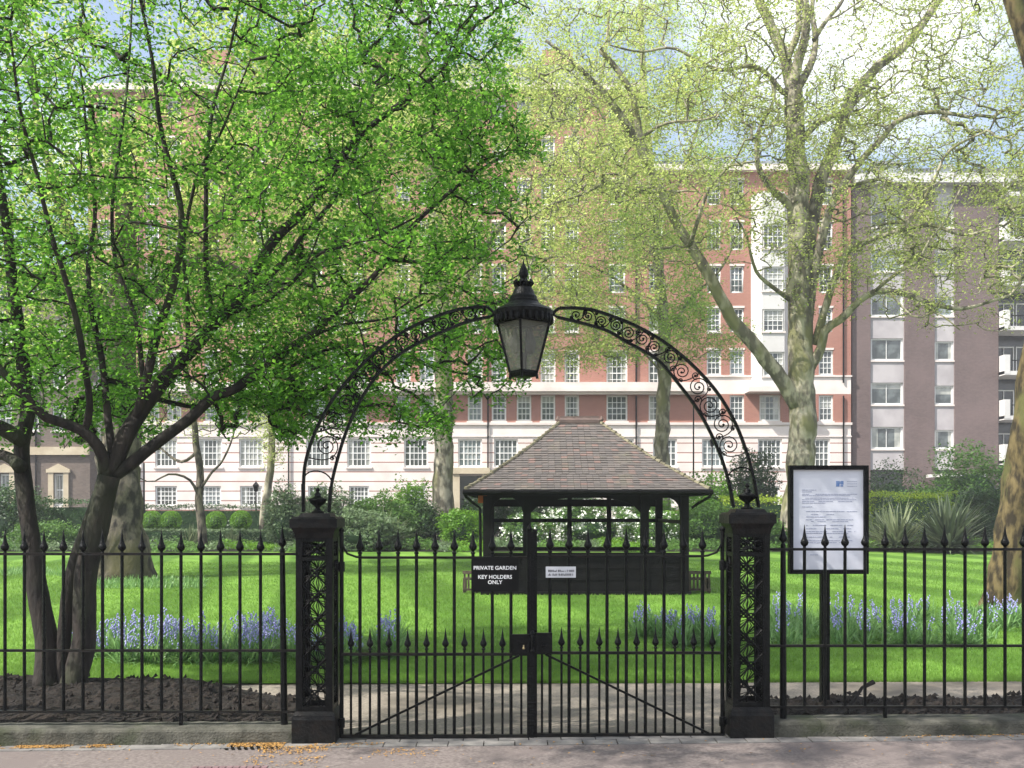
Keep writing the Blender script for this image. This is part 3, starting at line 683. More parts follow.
# notice board
NY = 7.85
nb = empty('notice_board', (X_(827, NY), NY, 0), 'black framed notice board on a post holding a white printed letter', 'notice board')
nx = lambda p: X_(p, NY); nz = lambda p: Z_(p, NY)
mb = MB(); fw = 3.9
x0, x1, z0, z1 = nx(788.5), nx(867.5), nz(573.8), nz(465.5); f = fw*NY/1000
mb.box(x0, x1, NY-.03, NY+.03, z1-f, z1); mb.box(x0, x1, NY-.03, NY+.03, z0, z0+f); mb.box(x0, x0+f, NY-.03, NY+.03, z0+f, z1-f); mb.box(x1-f, x1, NY-.03, NY+.03, z0+f, z1-f)
mb.box(x0+f, x1-f, NY+.01, NY+.028, z0+f, z1-f); mb.build('frame', M['iron'], nb)
mb = MB(); mb.box(x0+f+.003, x1-f-.003, NY-.001, NY+.008, z0+f+.003, z1-f-.003); pp = mb.build('notice_sheet', M['paper'], nb)
mb = MB(); px0 = 800.5
def words(y, xa, xb, h=.55, dens=.85):
    p = xa
    while p < xb:
        wd = random.uniform(1.2, 4.5); wd = min(wd, xb-p)
        if random.random() < dens: mb.box(nx(p), nx(p+wd), NY-.0032, NY-.001, nz(y+h*.5), nz(y-h*.5))
        p += wd+.5
for y, a, b in ((490.0, 802, 820), (491.8, 802, 813), (494.2, 802, 857), (495.6, 802, 850), (498.0, 802, 853), (499.6, 802, 856), (501.4, 802, 855), (503.0, 802, 825), (506.8, 802, 812), (511.4, 806, 857), (514.4, 808, 834), (516.8, 806, 826), (519.6, 806, 853), (521.4, 806, 848), (525.2, 806, 853), (528.6, 806, 851), (531.4, 806, 855), (533.2, 806, 848), (537, 806, 853), (540.6, 806, 852), (542.6, 806, 840), (554.8, 810, 818)):
    words(y, a, b)
mb.build('print', M['print'], pp)
mb = MB()
for a_, b_, c_, d_ in ((836, 839.4, 481, 486.6), (839.6, 840.6, 481.4, 484), (840.9, 843.4, 481, 484.6), (840.4, 843, 485, 486.6)):
    mb.box(nx(a_), nx(b_), NY-.0034, NY-.001, nz(d_), nz(c_))
mb.build('letterhead_mark', M['print_blue'], pp)
mb = MB(); 
for y in (481.5, 483.8, 486.2): 
    p = 847
    while p < 856: mb.box(nx(p), nx(p+1.6), NY-.0034, NY-.001, nz(y+.2), nz(y-.2)); p += 2.1
mb.build('letterhead_text', M['print'], pp)
mb = MB(); mb.box(nx(822.8), nx(831.2), NY+.031, NY+.09, -.02, nz(480)); mb.build('post', M['iron'], nb)
# broken stick stuck in the soil
mb = MB(); a = W(848, 709, 7.5); mb.tube([a, W(856, 697, 7.55), W(862, 688, 7.6), W(874, 682, 7.62)], [.012, .016, .013, .019], 6, wob=.3)
o = mb.build('fallen_stick', M['bark_dark'], org=a); tag(o, 'broken dark stick poking out of the soil beside the notice board', 'stick')
# ------------------------------------------------------------- garden shelter
SHY = 20.7; SF = 18.95
sh = empty('garden_shelter', (X_(586, SF), SHY, 0), 'open black timber garden shelter with a hipped clay tile roof', 'shelter')
cx = X_(586, SF); ex = 2.26; ey = 2.2; ze = 1.98; zr = 3.42; rx = .40
mb = MB(); mb.m = 0
ridge_a = Vector((cx-rx, SHY, zr)); ridge_b = Vector((cx+rx, SHY, zr))
corn = [Vector((cx-ex, SHY-ey, ze)), Vector((cx+ex, SHY-ey, ze)), Vector((cx+ex, SHY+ey, ze)), Vector((cx-ex, SHY+ey, ze))]
def sweep(t): return -.05*math.sin(math.pi*t)*1.3   # slight bell-cast sag
faces = [(corn[0], corn[1], ridge_b, ridge_a), (corn[1], corn[2], ridge_b, ridge_b), (corn[2], corn[3], ridge_a, ridge_b), (corn[3], corn[0], ridge_a, ridge_a)]
rows = 29
for a, b, c, d in faces:
    nrm = (b-a).cross(d-a).normalized()
    for r_ in range(rows):
        t0, t1 = r_/rows, (r_+1.35)/rows; t1 = min(t1, 1)
        L0, R0 = a.lerp(d, t0), b.lerp(c, t0); L1, R1 = a.lerp(d, t1), b.lerp(c, t1)
        ln = (R0-L0).length; nt_ = max(1, int(ln/.125)); off = .5*(r_ % 2)
        ks = [0.0]+[(k+off)/nt_ for k in range(0 if off else 1, nt_)]+[1.0]
        for k in range(len(ks)-1):
            g = .004
            u0, u1 = ks[k]+g/ max(ln, .1), ks[k+1]-g/max(ln, .1)*.2
            if u1 <= u0: continue
            mb.cur = random.random(); h = .022+random.uniform(-.005, .006)
            s0 = Vector((0, 0, sweep(t0))); s1 = Vector((0, 0, sweep(t1)))
            p0, p1, p2, p3 = L0.lerp(R0, u0)+s0, L0.lerp(R0, u1)+s0, L1.lerp(R1, u1)+s1, L1.lerp(R1, u0)+s1
            mb.add([p0+nrm*h, p1+nrm*h, p2+nrm*.004, p3+nrm*.004, p0, p1, p2, p3], [(0, 1, 2, 3), (4, 5, 1, 0), (5, 6, 2, 1), (7, 4, 0, 3)])
roof = mb.build('roof', M['tile'], sh)
for q, e in ((corn[0], ridge_a), (corn[1], ridge_b), (corn[2], ridge_b), (corn[3], ridge_a)):
    mb = MB()
    for k in range(24):
        t0, t1 = k/24, (k+1.25)/24; p0 = q.lerp(e, t0)+Vector((0, 0, sweep(t0)+.03)); p1 = q.lerp(e, min(1, t1))+Vector((0, 0, sweep(min(1, t1))+.01))
        mb.tube([p0, p1], [.038+random.uniform(-.008, .010), .028], 6)
    mb.build('hip_tiles', M['moss'], roof)
mb = MB()
for k in range(5): mb.tube([ridge_a.lerp(ridge_b, k/5)+Vector((-.02, 0, .02)), ridge_a.lerp(ridge_b, (k+1)/5)+Vector((0, 0, .015))], [.085, .075], 8)
for s_ in (ridge_a, ridge_b):
    d = -1 if s_ is ridge_a else 1; mb.tube([s_+Vector((0, 0, .03)), s_+Vector((d*.06, 0, .07)), s_+Vector((d*.05, 0, .14))], [.06, .045, .015], 7)
mb.box(cx-rx, cx+rx, SHY-.012, SHY+.012, zr+.06, zr+.13)
mb.build('ridge', M['ridge'], roof)
mb = MB(); t = .03   # fascia, gutter, soffit
for y in (SHY-ey+.03, SHY+ey-.03): mb.box(cx-ex+.04, cx+ex-.04, y-.03, y+.03, ze-.10, ze-.004)
for x in (cx-ex+.03, cx+ex-.03): mb.box(x-.03, x+.03, SHY-ey+.06, SHY+ey-.06, ze-.098, ze-.006)
mb.box(cx-ex+.07, cx+ex-.07, SHY-ey+.07, SHY+ey-.07, ze-.03, ze-.008)
mb.tube([(cx-ex-.05, SHY-ey-.04, ze-.03), (cx+ex+.05, SHY-ey-.04, ze-.03)], .045, 8); mb.build('fascia', M['stain_black'], sh)
pw = .075; pfx = [X_(p, SF) for p in (487, 527, 645, 685)]; yb_ = SHY+1.62
def post(x, y, w_=pw): 
    mb = MB(); mb.box(x-w_, x+w_, y-w_, y+w_, -.02, ze-.10); return mb.build('post', M['stain_black'], sh)
for x in pfx: post(x, SF+pw)
for x in (pfx[0], pfx[3]): post(x, yb_); 
for x in (X_(569.5, yb_), X_(609, yb_)): post(x, yb_, .05)
for x in (pfx[0],):
    for y in (SF+1.1, SF+1.9, SF+2.6): post(x+.02, y, .035)
# arched braces under the fascia
def arch_fill(xa, xb, rise, y):
    mb = MB(); n = 14; top = ze-.10; vs = []
    for i in range(n+1):
        u = i/n; x = xa+(xb-xa)*u; z = top-rise*(1-math.sqrt(max(0, 1-(2*u-1)**2)))**1.0-.022
        vs += [(x, y-.03, z), (x, y-.03, top), (x, y+.03, z), (x, y+.03, top)]
    fs = []
    for i in range(n):
        a = i*4; b = a+4; fs += [(a, b, b+1, a+1), (a+2, a+3, b+3, b+2), (a, a+2, b+2, b)]
    mb.add(vs, fs); mb.build('arched_brace', M['stain_black'], sh)
for xa, xb, rs in ((pfx[0]+pw, pfx[1]-pw, .30), (pfx[1]+pw, pfx[2]-pw, .30), (pfx[2]+pw, pfx[3]-pw, .30)): arch_fill(xa, xb, rs, SF+pw)
mb = MB()
mb.box(pfx[1]+pw, pfx[2]-pw, SF+.04, SF+.11, .06, .76); mb.box(pfx[2]+pw, pfx[3]-pw, SF+.04, SF+.11, .06, .76); mb.box(pfx[0]+pw, pfx[1]-pw, SF+.04, SF+.11, .06, .76)
mb.box(pfx[0]-pw, pfx[3]+pw, SF-.01, SF+.14, .762, .80); mb.build('front_panel', M['stain_black'], sh)
mb = MB()
for zz in (.28, .5): mb.box(pfx[0]+pw, pfx[3]-pw, SF+.025, SF+.038, zz, zz+.02)
mb.build('panel_rail', M['stain_black'], sh)
mb = MB(); zr2 = Z_(520, yb_); mb.box(pfx[0], pfx[3], yb_-.04, yb_+.04, zr2-.05, zr2+.03); mb.box(pfx[0]-.04, pfx[0]+.04, SF+.2, yb_, zr2-.04, zr2+.03); mb.box(pfx[3]-.04, pfx[3]+.04, SF+.2, yb_, zr2-.04, zr2+.03)
mb.box(pfx[0], pfx[3], yb_-.05, yb_+.05, ze-.3, ze-.14); mb.box(pfx[0], pfx[3], yb_-.04, yb_+.04, .70, .78)
mb.build('glazing_bar', M['stain_black'], sh)
mb = MB(); mb.box(pfx[0]+.1, pfx[3]-.1, SF+.5, SF+.9, .42, .46); mb.box(pfx[0]+.1, pfx[3]-.1, SF+.55, SF+.6, .0, .42); mb.build('seat', M['stain_black'], sh)
mb = MB(); mb.box(pfx[0]-.12, pfx[3]+.12, SF-.04, yb_+.12, -.05, .06); mb.build('floor_slab', M['stain_black'], sh)
for sg, xa in ((-1, pfx[0]-pw), (1, pfx[3]+pw)):
    xe = cx+sg*(ex+.02); mb = MB(); mb.tube([(xe, SHY-ey-.04, ze-.06), (xe-sg*.03, SHY-ey+.02, ze-.13), (xe-sg*.12, SF, ze-.22), (xa+sg*.06, SF+.05, ze-.33)]+([(xa+sg*.04, SF+.06, .1)] if sg < 0 else []), .028, 8); mb.build('downpipe', M['iron'], sh)
o = MB(); o.box(X_(478, 22), X_(487, 22), 22.0, 22.03, Z_(503, 22), Z_(493, 22)); o = o.build('orange_notice', M['wall_shelter'], sh)
def slat_bench(x0, x1, label):
    y = SF+.3; b = empty('slatted_bench', ((x0+x1)/2, y, 0), label, 'bench', 'benches at the ends of the shelter')
    mb = MB(); mb.box(x0, x1, y-.03, y+.03, .38, .44); mb.box(x0, x1, y-.025, y+.025, .06, .10); n = int((x1-x0)/.07)
    for k in range(n): xx = x0+.035+k*(x1-x0-.07)/(n-1); mb.box(xx-.018, xx+.018, y-.015, y+.015, .10, .38)
    mb.build('backrest', M['timber'], b)
    mb = MB(); 
    for k in range(4): mb.box(x0, x1, y+.06+k*.1, y+.14+k*.1, .26, .29)
    mb.build('seat', M['timber'], b)
    for xx in (x0+.03, x1-.03):
        for yy in (y+.06, y+.42): mb = MB(); mb.box(xx-.03, xx+.03, yy-.03, yy+.03, -.02, .258); mb.build('leg', M['timber'], b)
slat_bench(X_(691, SF), X_(714, SF), 'low slatted timber bench by the shelter post nearest the right gate pillar')
slat_bench(X_(462, SF), X_(478, SF), 'low slatted timber bench half hidden by the private garden sign')

# ------------------------------------------------------------- buildings
BY = 75.0
bx = lambda p: X_(p, BY); bz = lambda p: Z_(p, BY)
WCACHE = {}
def window_mesh(wd, ht, cols, rws, Y, recess=.14, fr=.12, mun=.045, sash=True):
    key = (round(wd, 2), round(ht, 2), cols, rws)
    if key in WCACHE: return WCACHE[key]
    mb = MB(); h = wd/2
    mb.box(-h, -h+fr, -.03, .05, 0, ht); mb.box(h-fr, h, -.03, .05, 0, ht); mb.box(-h+fr, h-fr, -.03, .05, ht-fr, ht); mb.box(-h+fr, h-fr, -.04, .05, 0, fr)
    iw = wd-2*fr; ih = ht-2*fr
    for k in range(1, cols): x = -h+fr+iw*k/cols; q = mun if not (cols > 4 and k in (1, cols-1)) else mun*2; mb.box(x-q/2, x+q/2, 0, .03, fr, ht-fr)
    for k in range(1, rws): z = fr+ih*k/rws; q = mun*(1.6 if sash and k == rws//2 else 1); mb.box(-h+fr, h-fr, -.004, .026, z-q/2, z+q/2)
    me = mb.mesh('window', M['window_white'], Vector((0, 0, 0)))
    panes = []
    for m in ('pane_dark', 'pane_sky', 'pane_curtain'):
        p = MB(); p.box(-h+fr*.5, h-fr*.5, .052, .06, fr*.5, ht-fr*.5); panes.append(p.mesh('pane', M[m], Vector((0, 0, 0))))
    for fz_, sw in ((.55, 0), (.72, 0), (0, .24), (0, .34)):   # roller blinds and drawn curtains
        p = MB(); p.box(-h+fr*.5, h-fr*.5, .056, .062, fr*.5, ht-fr*.5); p.m = 1
        if fz_: p.box(-h+fr*.6, h-fr*.6, .044, .052, ht*fz_, ht-fr*.6)
        if sw: p.box(-h+fr*.6, -h+wd*sw, .044, .052, fr*.6, ht-fr*.6); p.box(h-wd*sw, h-fr*.6, .044, .052, fr*.6, ht-fr*.6)
        panes.append(p.mesh('pane', [M['pane_dark'], M['pane_curtain']], Vector((0, 0, 0))))
    WCACHE[key] = (me, panes); return WCACHE[key]
SILLS = {}
def sill_mesh(wd):
    k = round(wd, 2)
    if k not in SILLS: q = MB(); q.box(-wd/2-.08, wd/2+.08, -.09, .13, -.12, -.002); SILLS[k] = q.mesh('sill', M['stone_plain'], Vector((0, 0, 0)))
    return SILLS[k]
def add_window(parent, x, z, Y, wd, ht, cols, rws, name='window', recess=.14):
    me, panes = window_mesh(wd, ht, cols, rws, Y); o = bpy.data.objects.new(name, me); COL.objects.link(o); o.parent = parent; o.location = Vector((x, Y+recess, z))-wloc(parent)
    r = random.random(); s_ = bpy.data.objects.new('sill', sill_mesh(wd)); COL.objects.link(s_); s_.parent = o; s_.location = (0, -recess, 0); p = bpy.data.objects.new('pane', panes[random.choice((0, 0, 0, 1, 1, 2, 3, 3, 4, 5, 5, 6))]); COL.objects.link(p); p.parent = o; return o
def wall_band(mb, x0, x1, z0, z1, Y, wins, rec=.2):
    """one band of wall with real openings; wins = (xc, width, za, zb)"""
    ws = sorted(wins); x = x0
    for xc, wd, za, zb in ws:
        a, b = xc-wd/2, xc+wd/2
        if a > x: mb.quad((x, Y, z0), (a, Y, z0), (a, Y, z1), (x, Y, z1))
        if za > z0: mb.quad((a, Y, z0), (b, Y, z0), (b, Y, za), (a, Y, za))
        if zb < z1: mb.quad((a, Y, zb), (b, Y, zb), (b, Y, z1), (a, Y, z1))
        for q in (((a, Y, za), (a, Y+rec, za), (a, Y+rec, zb), (a, Y, zb)), ((b, Y, zb), (b, Y+rec, zb), (b, Y+rec, za), (b, Y, za)), ((a, Y, zb), (a, Y+rec, zb), (b, Y+rec, zb), (b, Y, zb)), ((a, Y, za), (b, Y, za), (b, Y+rec, za), (a, Y+rec, za))): mb.quad(*q)
        x = b
    if x < x1: mb.quad((x, Y, z0), (x1, Y, z0), (x1, Y, z1), (x, Y, z1))
mans = empty('brick_mansion_block', (bx(470), BY, 0), 'wide red brick mansion block with a pale banded stone base and white sash windows', 'building')
XL, XR = bx(88), bx(851)
lowc = [105, 130, 166, 210, 251, 318, 359, 416, 470, 506, 545, 583, 622, 665, 714, 770, 818]
midc = [104, 128, 152, 174, 212, 240, 263, 315, 338, 359, 403, 427, 475, 499, 524, 548, 572, 617, 656, 714, 737, 770, 826]
n_first = 0
wallS, wallB = MB(), MB()
rows_ = [  # (band z0, z1), list of (xpx, width px, ytop, ybottom, cols, rows), material
 ('S', bz(520), bz(474), [(p, 20 if p > 300 else 22, 486, 506, 5, 4) for p in lowc if p < 430 or p > 480]),
 ('S', bz(474), bz(424), [(p, 24 if p > 170 else 22, 439, 467, 5, 4) for p in lowc]),
 ('B', bz(424), bz(394), [(p, 21 if p in (617, 770, 315) else 14.5, 395.2, 421, 4 if p in (617, 770) else 3, 4) for p in midc]),
]
TOPS = [(352, 386, 5), (308, 332, 4), (266, 293, 4), (222, 250, 4), (180, 205, 4), (138, 162, 4), (100, 122, 4)]
win_jobs = []
for kind, z0, z1, ws in rows_:
    wins = [(bx(p), w_*.075, bz(yb), bz(yt)) for p, w_, yt, yb, c_, r_ in ws]
    wall_band(wallS if kind == 'S' else wallB, XL, XR, z0, z1, BY, wins)
    for (p, w_, yt, yb, c_, r_) in ws: win_jobs.append((yt, bx(p), bz(yb), w_*.075, (yb-yt)*.075, c_, r_))
# stone string between brick storeys
wallS.quad((XL, BY, bz(394)), (XR, BY, bz(394)), (XR, BY, bz(376)), (XL, BY, bz(376)))
# the tall windows over the balcony cut that string on the left side: build the wall above it per storey
prev = 376
wallS.v = wallS.v[:-4]; wallS.f.pop(); wallS.mi.pop(); wallS.tint.pop()
balc = [p for p in midc if p < 690]
b4 = [(bx(p), (21 if p in (617, 315) else 15)*.075, bz(387.5), bz(352)) for p in balc]
wall_band(wallS, XL, bx(700), bz(394), bz(384), BY, [(a, b, bz(387.5), bz(384)) for a, b, c, d in b4])
wall_band(wallB, XL, bx(700), bz(384), bz(340), BY, [(a, b, bz(384), d) for a, b, c, d in b4])
for a, b, c, d in b4: win_jobs.append((352, a, c, b, d-c, 3 if b < 1.3 else 4, 5))
wallS.quad((bx(700), BY, bz(394)), (XR, BY, bz(394)), (XR, BY, bz(376)), (bx(700), BY, bz(376)))
r4 = [(bx(p), 14.5*.075, bz(375), bz(350)) for p in (714, 737, 826)]
wall_band(wallB, bx(700), XR, bz(376), bz(340), BY, r4)
for a, b, c, d in r4: win_jobs.append((350, a, c, b, d-c, 3, 4))
topz = 340
for (yt, yb, r_) in TOPS[1:]:
    z1 = yt-8
    cols_ = [p for p in midc if p != 770] if yt > 170 else [p for p in midc if p < 620]
    wins = [(bx(p), (17 if p in (617,) else 14)*.075, bz(yb), bz(yt)) for p in cols_]
    wall_band(wallB, XL, XR if yt > 170 else bx(640), bz(topz), bz(z1), BY, wins); topz = z1
    for a, b, c, d in wins: win_jobs.append((yt, a, c, b, d-c, 3, 4))
zt_r, zt_l = bz(172), bz(92)
wallB.quad((XR, BY, -.3), (XR, BY+14, -.3), (XR, BY+14, zt_r), (XR, BY, zt_r)); wallB.quad((XL, BY+14, -.3), (XL, BY, -.3), (XL, BY, zt_l), (XL, BY+14, zt_l))
wallB.quad((XL, BY+14, -.3), (XL, BY+14, zt_r), (XR, BY+14, zt_r), (XR, BY+14, -.3)); wallB.quad((bx(640), BY, zt_r), (bx(640), BY+14, zt_r), (bx(640), BY+14, zt_l), (bx(640), BY, zt_l))
wallB.quad((XL, BY, -.3), (XR, BY, -.3), (XR, BY, bz(520)), (XL, BY, bz(520)))
wallS.build('stone_wall', M['stone'], mans); wallB.build('brick_wall', M['brick_red'], mans)
# roofs and cornices
mb = MB(); mb.box(bx(640), XR+.3, BY-.5, BY+14.2, zt_r, zt_r+.45); mb.box(XL-.3, bx(640)+.3, BY-.5, BY+14.2, zt_l, zt_l+.45); mb.build('cornice', M['stone_plain'], mans)
mb = MB(); mb.add([(bx(641), BY+.6, zt_r+.45), (XR-.3, BY+.6, zt_r+.45), (XR-.3, BY+13, zt_r+.45), (bx(641), BY+13, zt_r+.45), (bx(645), BY+2.2, zt_r+1.6), (XR-2, BY+2.2, zt_r+1.6), (XR-2, BY+11, zt_r+1.6), (bx(645), BY+11, zt_r+1.6)], [(4, 5, 6, 7), (0, 1, 5, 4), (1, 2, 6, 5), (2, 3, 7, 6), (3, 0, 4, 7)])
mb.add([(XL+.6, BY+.6, zt_l+.45), (bx(636), BY+.6, zt_l+.45), (bx(636), BY+13, zt_l+.45), (XL+.6, BY+13, zt_l+.45), (XL+3, BY+2.6, zt_l+3.2), (bx(620), BY+2.6, zt_l+3.2), (bx(620), BY+11, zt_l+3.2), (XL+3, BY+11, zt_l+3.2)], [(4, 5, 6, 7), (0, 1, 5, 4), (1, 2, 6, 5), (2, 3, 7, 6), (3, 0, 4, 7)])
rf = mb.build('roof', M['slate'], mans)
for p in (200, 380, 560): mb = MB(); mb.box(bx(p)-1.2, bx(p)+1.2, BY+4, BY+6, zt_l+2.6, zt_l+5); mb.build('chimney', M['brick_red'], rf)
# balcony slab and its shelf mouldings
mb = MB(); mb.box(XL, bx(702), BY-.9, BY-.004, bz(392.5), bz(388)); mb.box(XL, bx(702), BY-.6, BY-.004, bz(395), bz(392.6)); 
balc_o = mb.build('balcony', M['stone_plain'], mans)
mb = MB(); 
mb.box(XL, bx(702), BY-.87, BY-.83, bz(388), bz(383.5)); mb.build('parapet', M['stone_plain'], balc_o)
mb = MB(); mb.box(XL, XR+.06, BY-.12, BY-.003, bz(425), bz(422.5)); mb.box(bx(702), XR+.06, BY-.10, BY-.003, bz(377), bz(375.4)); mb.box(XL, XR+.05, BY-.06, BY-.003, bz(437), bz(435.8)); mb.build('string_course', M['stone_plain'], mans)
# window sills and surrounds
mb = MB()
for (yt, x, z, w_, h_, c_, r_) in win_jobs:
    if yt < 394: mb.box(x-w_/2-.04, x+w_/2+.04, BY-.03, BY-.002, z+h_+.002, z+h_+.16)
lt = mb.build('window_lintels', M['stone_plain'], mans); lt['kind'] = 'stuff'
for p in (139, 289, 488, 636, 843):
    mb = MB(); mb.tube([(bx(p), BY-.12, -.2), (bx(p), BY-.12, bz(396))], .06, 6); mb.tube([(bx(p), BY-.1, bz(383)), (bx(p), BY-.1, bz(178))], .06, 6); mb.build('drainpipe', M['iron'], mans)
# white projecting bay
bay = MB(); xa, xb = bx(751), bx(788); bz0, bz1 = bz(388), bz(196)
bw = [(bx(769.5), 22*.075, bz(yb), bz(yt)) for yt, yb in ((354, 378), (312, 334), (270, 294), (228, 252))]
zz = bz0
for k, (xc, wd, za, zb) in enumerate(bw):
    z1 = bz([340, 299, 257, 196][k]); wall_band(bay, xa+.7, xb-.7, zz, z1, BY-1.1, [(xc, wd, za, zb)]); zz = z1
bay.quad((xa, BY, bz0), (xa+.7, BY-1.1, bz0), (xa+.7, BY-1.1, bz1), (xa, BY, bz1)); bay.quad((xb-.7, BY-1.1, bz0), (xb, BY, bz0), (xb, BY, bz1), (xb-.7, BY-1.1, bz1))
bay.quad((xa, BY, bz1), (xa+.7, BY-1.1, bz1), (xb-.7, BY-1.1, bz1), (xb, BY, bz1))
by_o = bay.build('bay', M['wall_white'], mans); 
for xc, wd, za, zb in bw: add_window(by_o, xc, za, BY-1.1, wd, zb-za, 4, 4)
mb = MB(); mb.box(xa-.5, xb+.5, BY-1.4, BY-.01, bz(393.5), bz(388.3)); mb.build('balcony', M['stone_plain'], mans)
# left stone entrance
mb = MB(); 
for p in (456, 486): mb.box(bx(p)-.3, bx(p)+.3, BY-.5, BY-.01, -.2, bz(474))
mb.box(bx(452), bx(490), BY-.6, BY-.012, bz(474), bz(468)); mb.build('porch', M['stone_tan'], mans)
mb = MB(); mb.box(bx(459), bx(483), BY-.06, BY-.01, -.2, bz(476)); mb.build('front_door', M['door_dark'], mans)
win_jobs.sort(key=lambda j: -j[0]); full, rest = win_jobs[:98], win_jobs[98:]
for (yt, x, z, w_, h_, c_, r_) in full: add_window(mans, x, z, BY, w_, h_, c_, r_)
V = []; F = []; mi = []; 
for (yt, x, z, w_, h_, c_, r_) in rest:
    me, panes = window_mesh(w_, h_, c_, r_, BY)
    for q, m_ in ((me, 0), (panes[random.randrange(2)], random.choice((1, 1, 2)))):
        b = len(V); V += [(v.co.x+x, v.co.y+BY+.14, v.co.z+z) for v in q.vertices]
        for p in q.polygons: F.append(tuple(i+b for i in p.vertices)); mi.append(m_)
o = np_object('upper_windows', V, F, [M['window_white'], M['pane_dark'], M['pane_sky']], mans, mi=mi); o['kind'] = 'stuff'

# purple brick flats
fl = empty('purple_brick_flats', (bx(925), BY, 0), 'purple brown brick flats with pale vertical window strips', 'building')
FYf = BY+.5; fx = lambda p: X_(p, FYf); fz = lambda p: Z_(p, FYf)
topf = fz(186); piers = [(851.3, 869.5), (903.5, 933.5), (953.5, 997)]
mb = MB()
for a, b in piers: mb.box(fx(a), fx(b), FYf-.22, FYf+12, -.3, topf)
mb.box(fx(869.5), fx(903.5), FYf+.9, FYf+11.9, -.3, topf-.01); mb.box(fx(933.5), fx(953.5), FYf+.9, FYf+11.9, -.3, topf-.01)
mb.build('brick_pier', M['brick_purple'], fl)
for (a, b, cols, w0, hh) in ((869.6, 903.4, 2, 32, (0, 20)), (933.6, 953.4, 1, 19, (0, 19))):
    mb = MB(); xa, xb = fx(a), fx(b); z = fz(470); wins = []
    for k in range(7): zb = 450-44.2*k; wins.append((fx((a+b)/2), w0*FYf/1000, fz(zb-1), fz(zb-23+(0 if cols == 2 else 3))))
    for k, wv in enumerate(wins): z1 = fz(450-44.2*k-34); wall_band(mb, xa, xb, z, min(z1, topf), FYf-.1, [wv]); z = z1
    mb.build('panel_strip', M['concrete_pale'], fl)
    for xc, wd, za, zb in wins: add_window(fl, xc, za, FYf-.1, wd, zb-za, cols, 1)
mb = MB(); mb.box(fx(870), fx(903), FYf+.2, FYf+.88, -.3, fz(470.5)); mb.box(fx(934), fx(953), FYf+.2, FYf+.88, -.3, fz(470.5)); mb.build('ground_floor_glazing', M['door_dark'], fl)
mb = MB(); mb.box(fx(851.5), fx(1060), FYf-.9, FYf+12.2, topf, topf+.7); mb.build('parapet', M['wall_white'], fl)
mb = MB(); mb.box(fx(868), fx(1050), FYf+2.5, FYf+9, topf+.7, topf+2.2); mb.build('penthouse', M['slate'], fl)
mb = MB(); mb.box(fx(922), fx(965), FYf-3.5, FYf-.75, fz(478), fz(475)); mb.build('canopy', M['wall_white'], fl)
# balcony flats at the right edge
bf = empty('balcony_flats', (fx(1060), BY, 0), 'flats with dark glazing and stacked white ended balconies at the right edge', 'building')
mb = MB(); mb.box(fx(997.3), fx(1130), FYf+1.6, FYf+12, -.3, topf-.02); mb.build('wall', M['door_dark'], bf)
for k in range(7):
    y0 = 464-44.2*k; mb = MB(); mb.box(fx(998), fx(1125), FYf-1.0, FYf+1.59, fz(y0+1), fz(y0-3)); mb.box(fx(998), fx(1003.5), FYf-1.02, FYf+1.4, fz(y0), fz(y0-19)); b_ = mb.build('balcony', M['wall_white'], bf)
    mb = MB(); mb.box(fx(1003.6), fx(1125), FYf-.95, FYf-.90, fz(y0-13), fz(y0-14)); 
    for q in range(24): mb.box(fx(1004+q*5), fx(1004+q*5)+.04, FYf-.94, FYf-.91, fz(y0-3), fz(y0-13))
    mb.build('railing', M['iron'], b_)
    mb = MB()
    for a, b in ((1003, 1024), (1026, 1046), (1048, 1068)):
        for (p, q) in ((a, a+.9), (b-.9, b), ((a+b)/2-.4, (a+b)/2+.4)): mb.box(fx(p), fx(q), FYf+1.5, FYf+1.595, fz(y0-3), fz(y0-32))
        mb.box(fx(a), fx(b), FYf+1.51, FYf+1.594, fz(y0-31), fz(y0-32)); mb.box(fx(a), fx(b), FYf+1.51, FYf+1.593, fz(y0-3), fz(y0-4))
    mb.build('window_frame', M['window_white'], bf)
# brown brick house at left
HY = 73.7; hx = lambda p: X_(p, HY); hz = lambda p: Z_(p, HY)
hs = empty('brown_brick_house', (hx(30), HY, 0), 'brown brick house with stone framed ground floor windows at the left edge', 'building')
brk, stn = MB(), MB(); xa, xb = hx(-90), hx(90)
wins = [(hx(p), 10*.0737, hz(506), hz(474)) for p in (-70, -32, 5, 59)]
wall_band(brk, xa, xb, -.3, hz(455), HY, wins)
stn.box(xa, xb, HY-.25, HY-.003, hz(455), hz(447)); 
for yt in (405, 362, 318, 274):
    wv = [(hx(p), 1.0, hz(yt+26), hz(yt)) for p in (-70, -32, 5, 32, 59)]; 
    wall_band(brk, xa, xb, hz(yt+42) if yt < 405 else hz(455), hz(yt-2), HY, wv); wins += wv
brk.quad((xb, HY, -.3), (xb, HY+10, -.3), (xb, HY+10, hz(272)), (xb, HY, hz(272))); brk.quad((xa, HY+10, -.3), (xa, HY, -.3), (xa, HY, hz(272)), (xa, HY+10, hz(272))); brk.quad((xa, HY+10, -.3), (xa, HY+10, hz(272)), (xb, HY+10, hz(272)), (xb, HY+10, -.3))
brk.build('brick_wall', M['brick_brown'], hs)
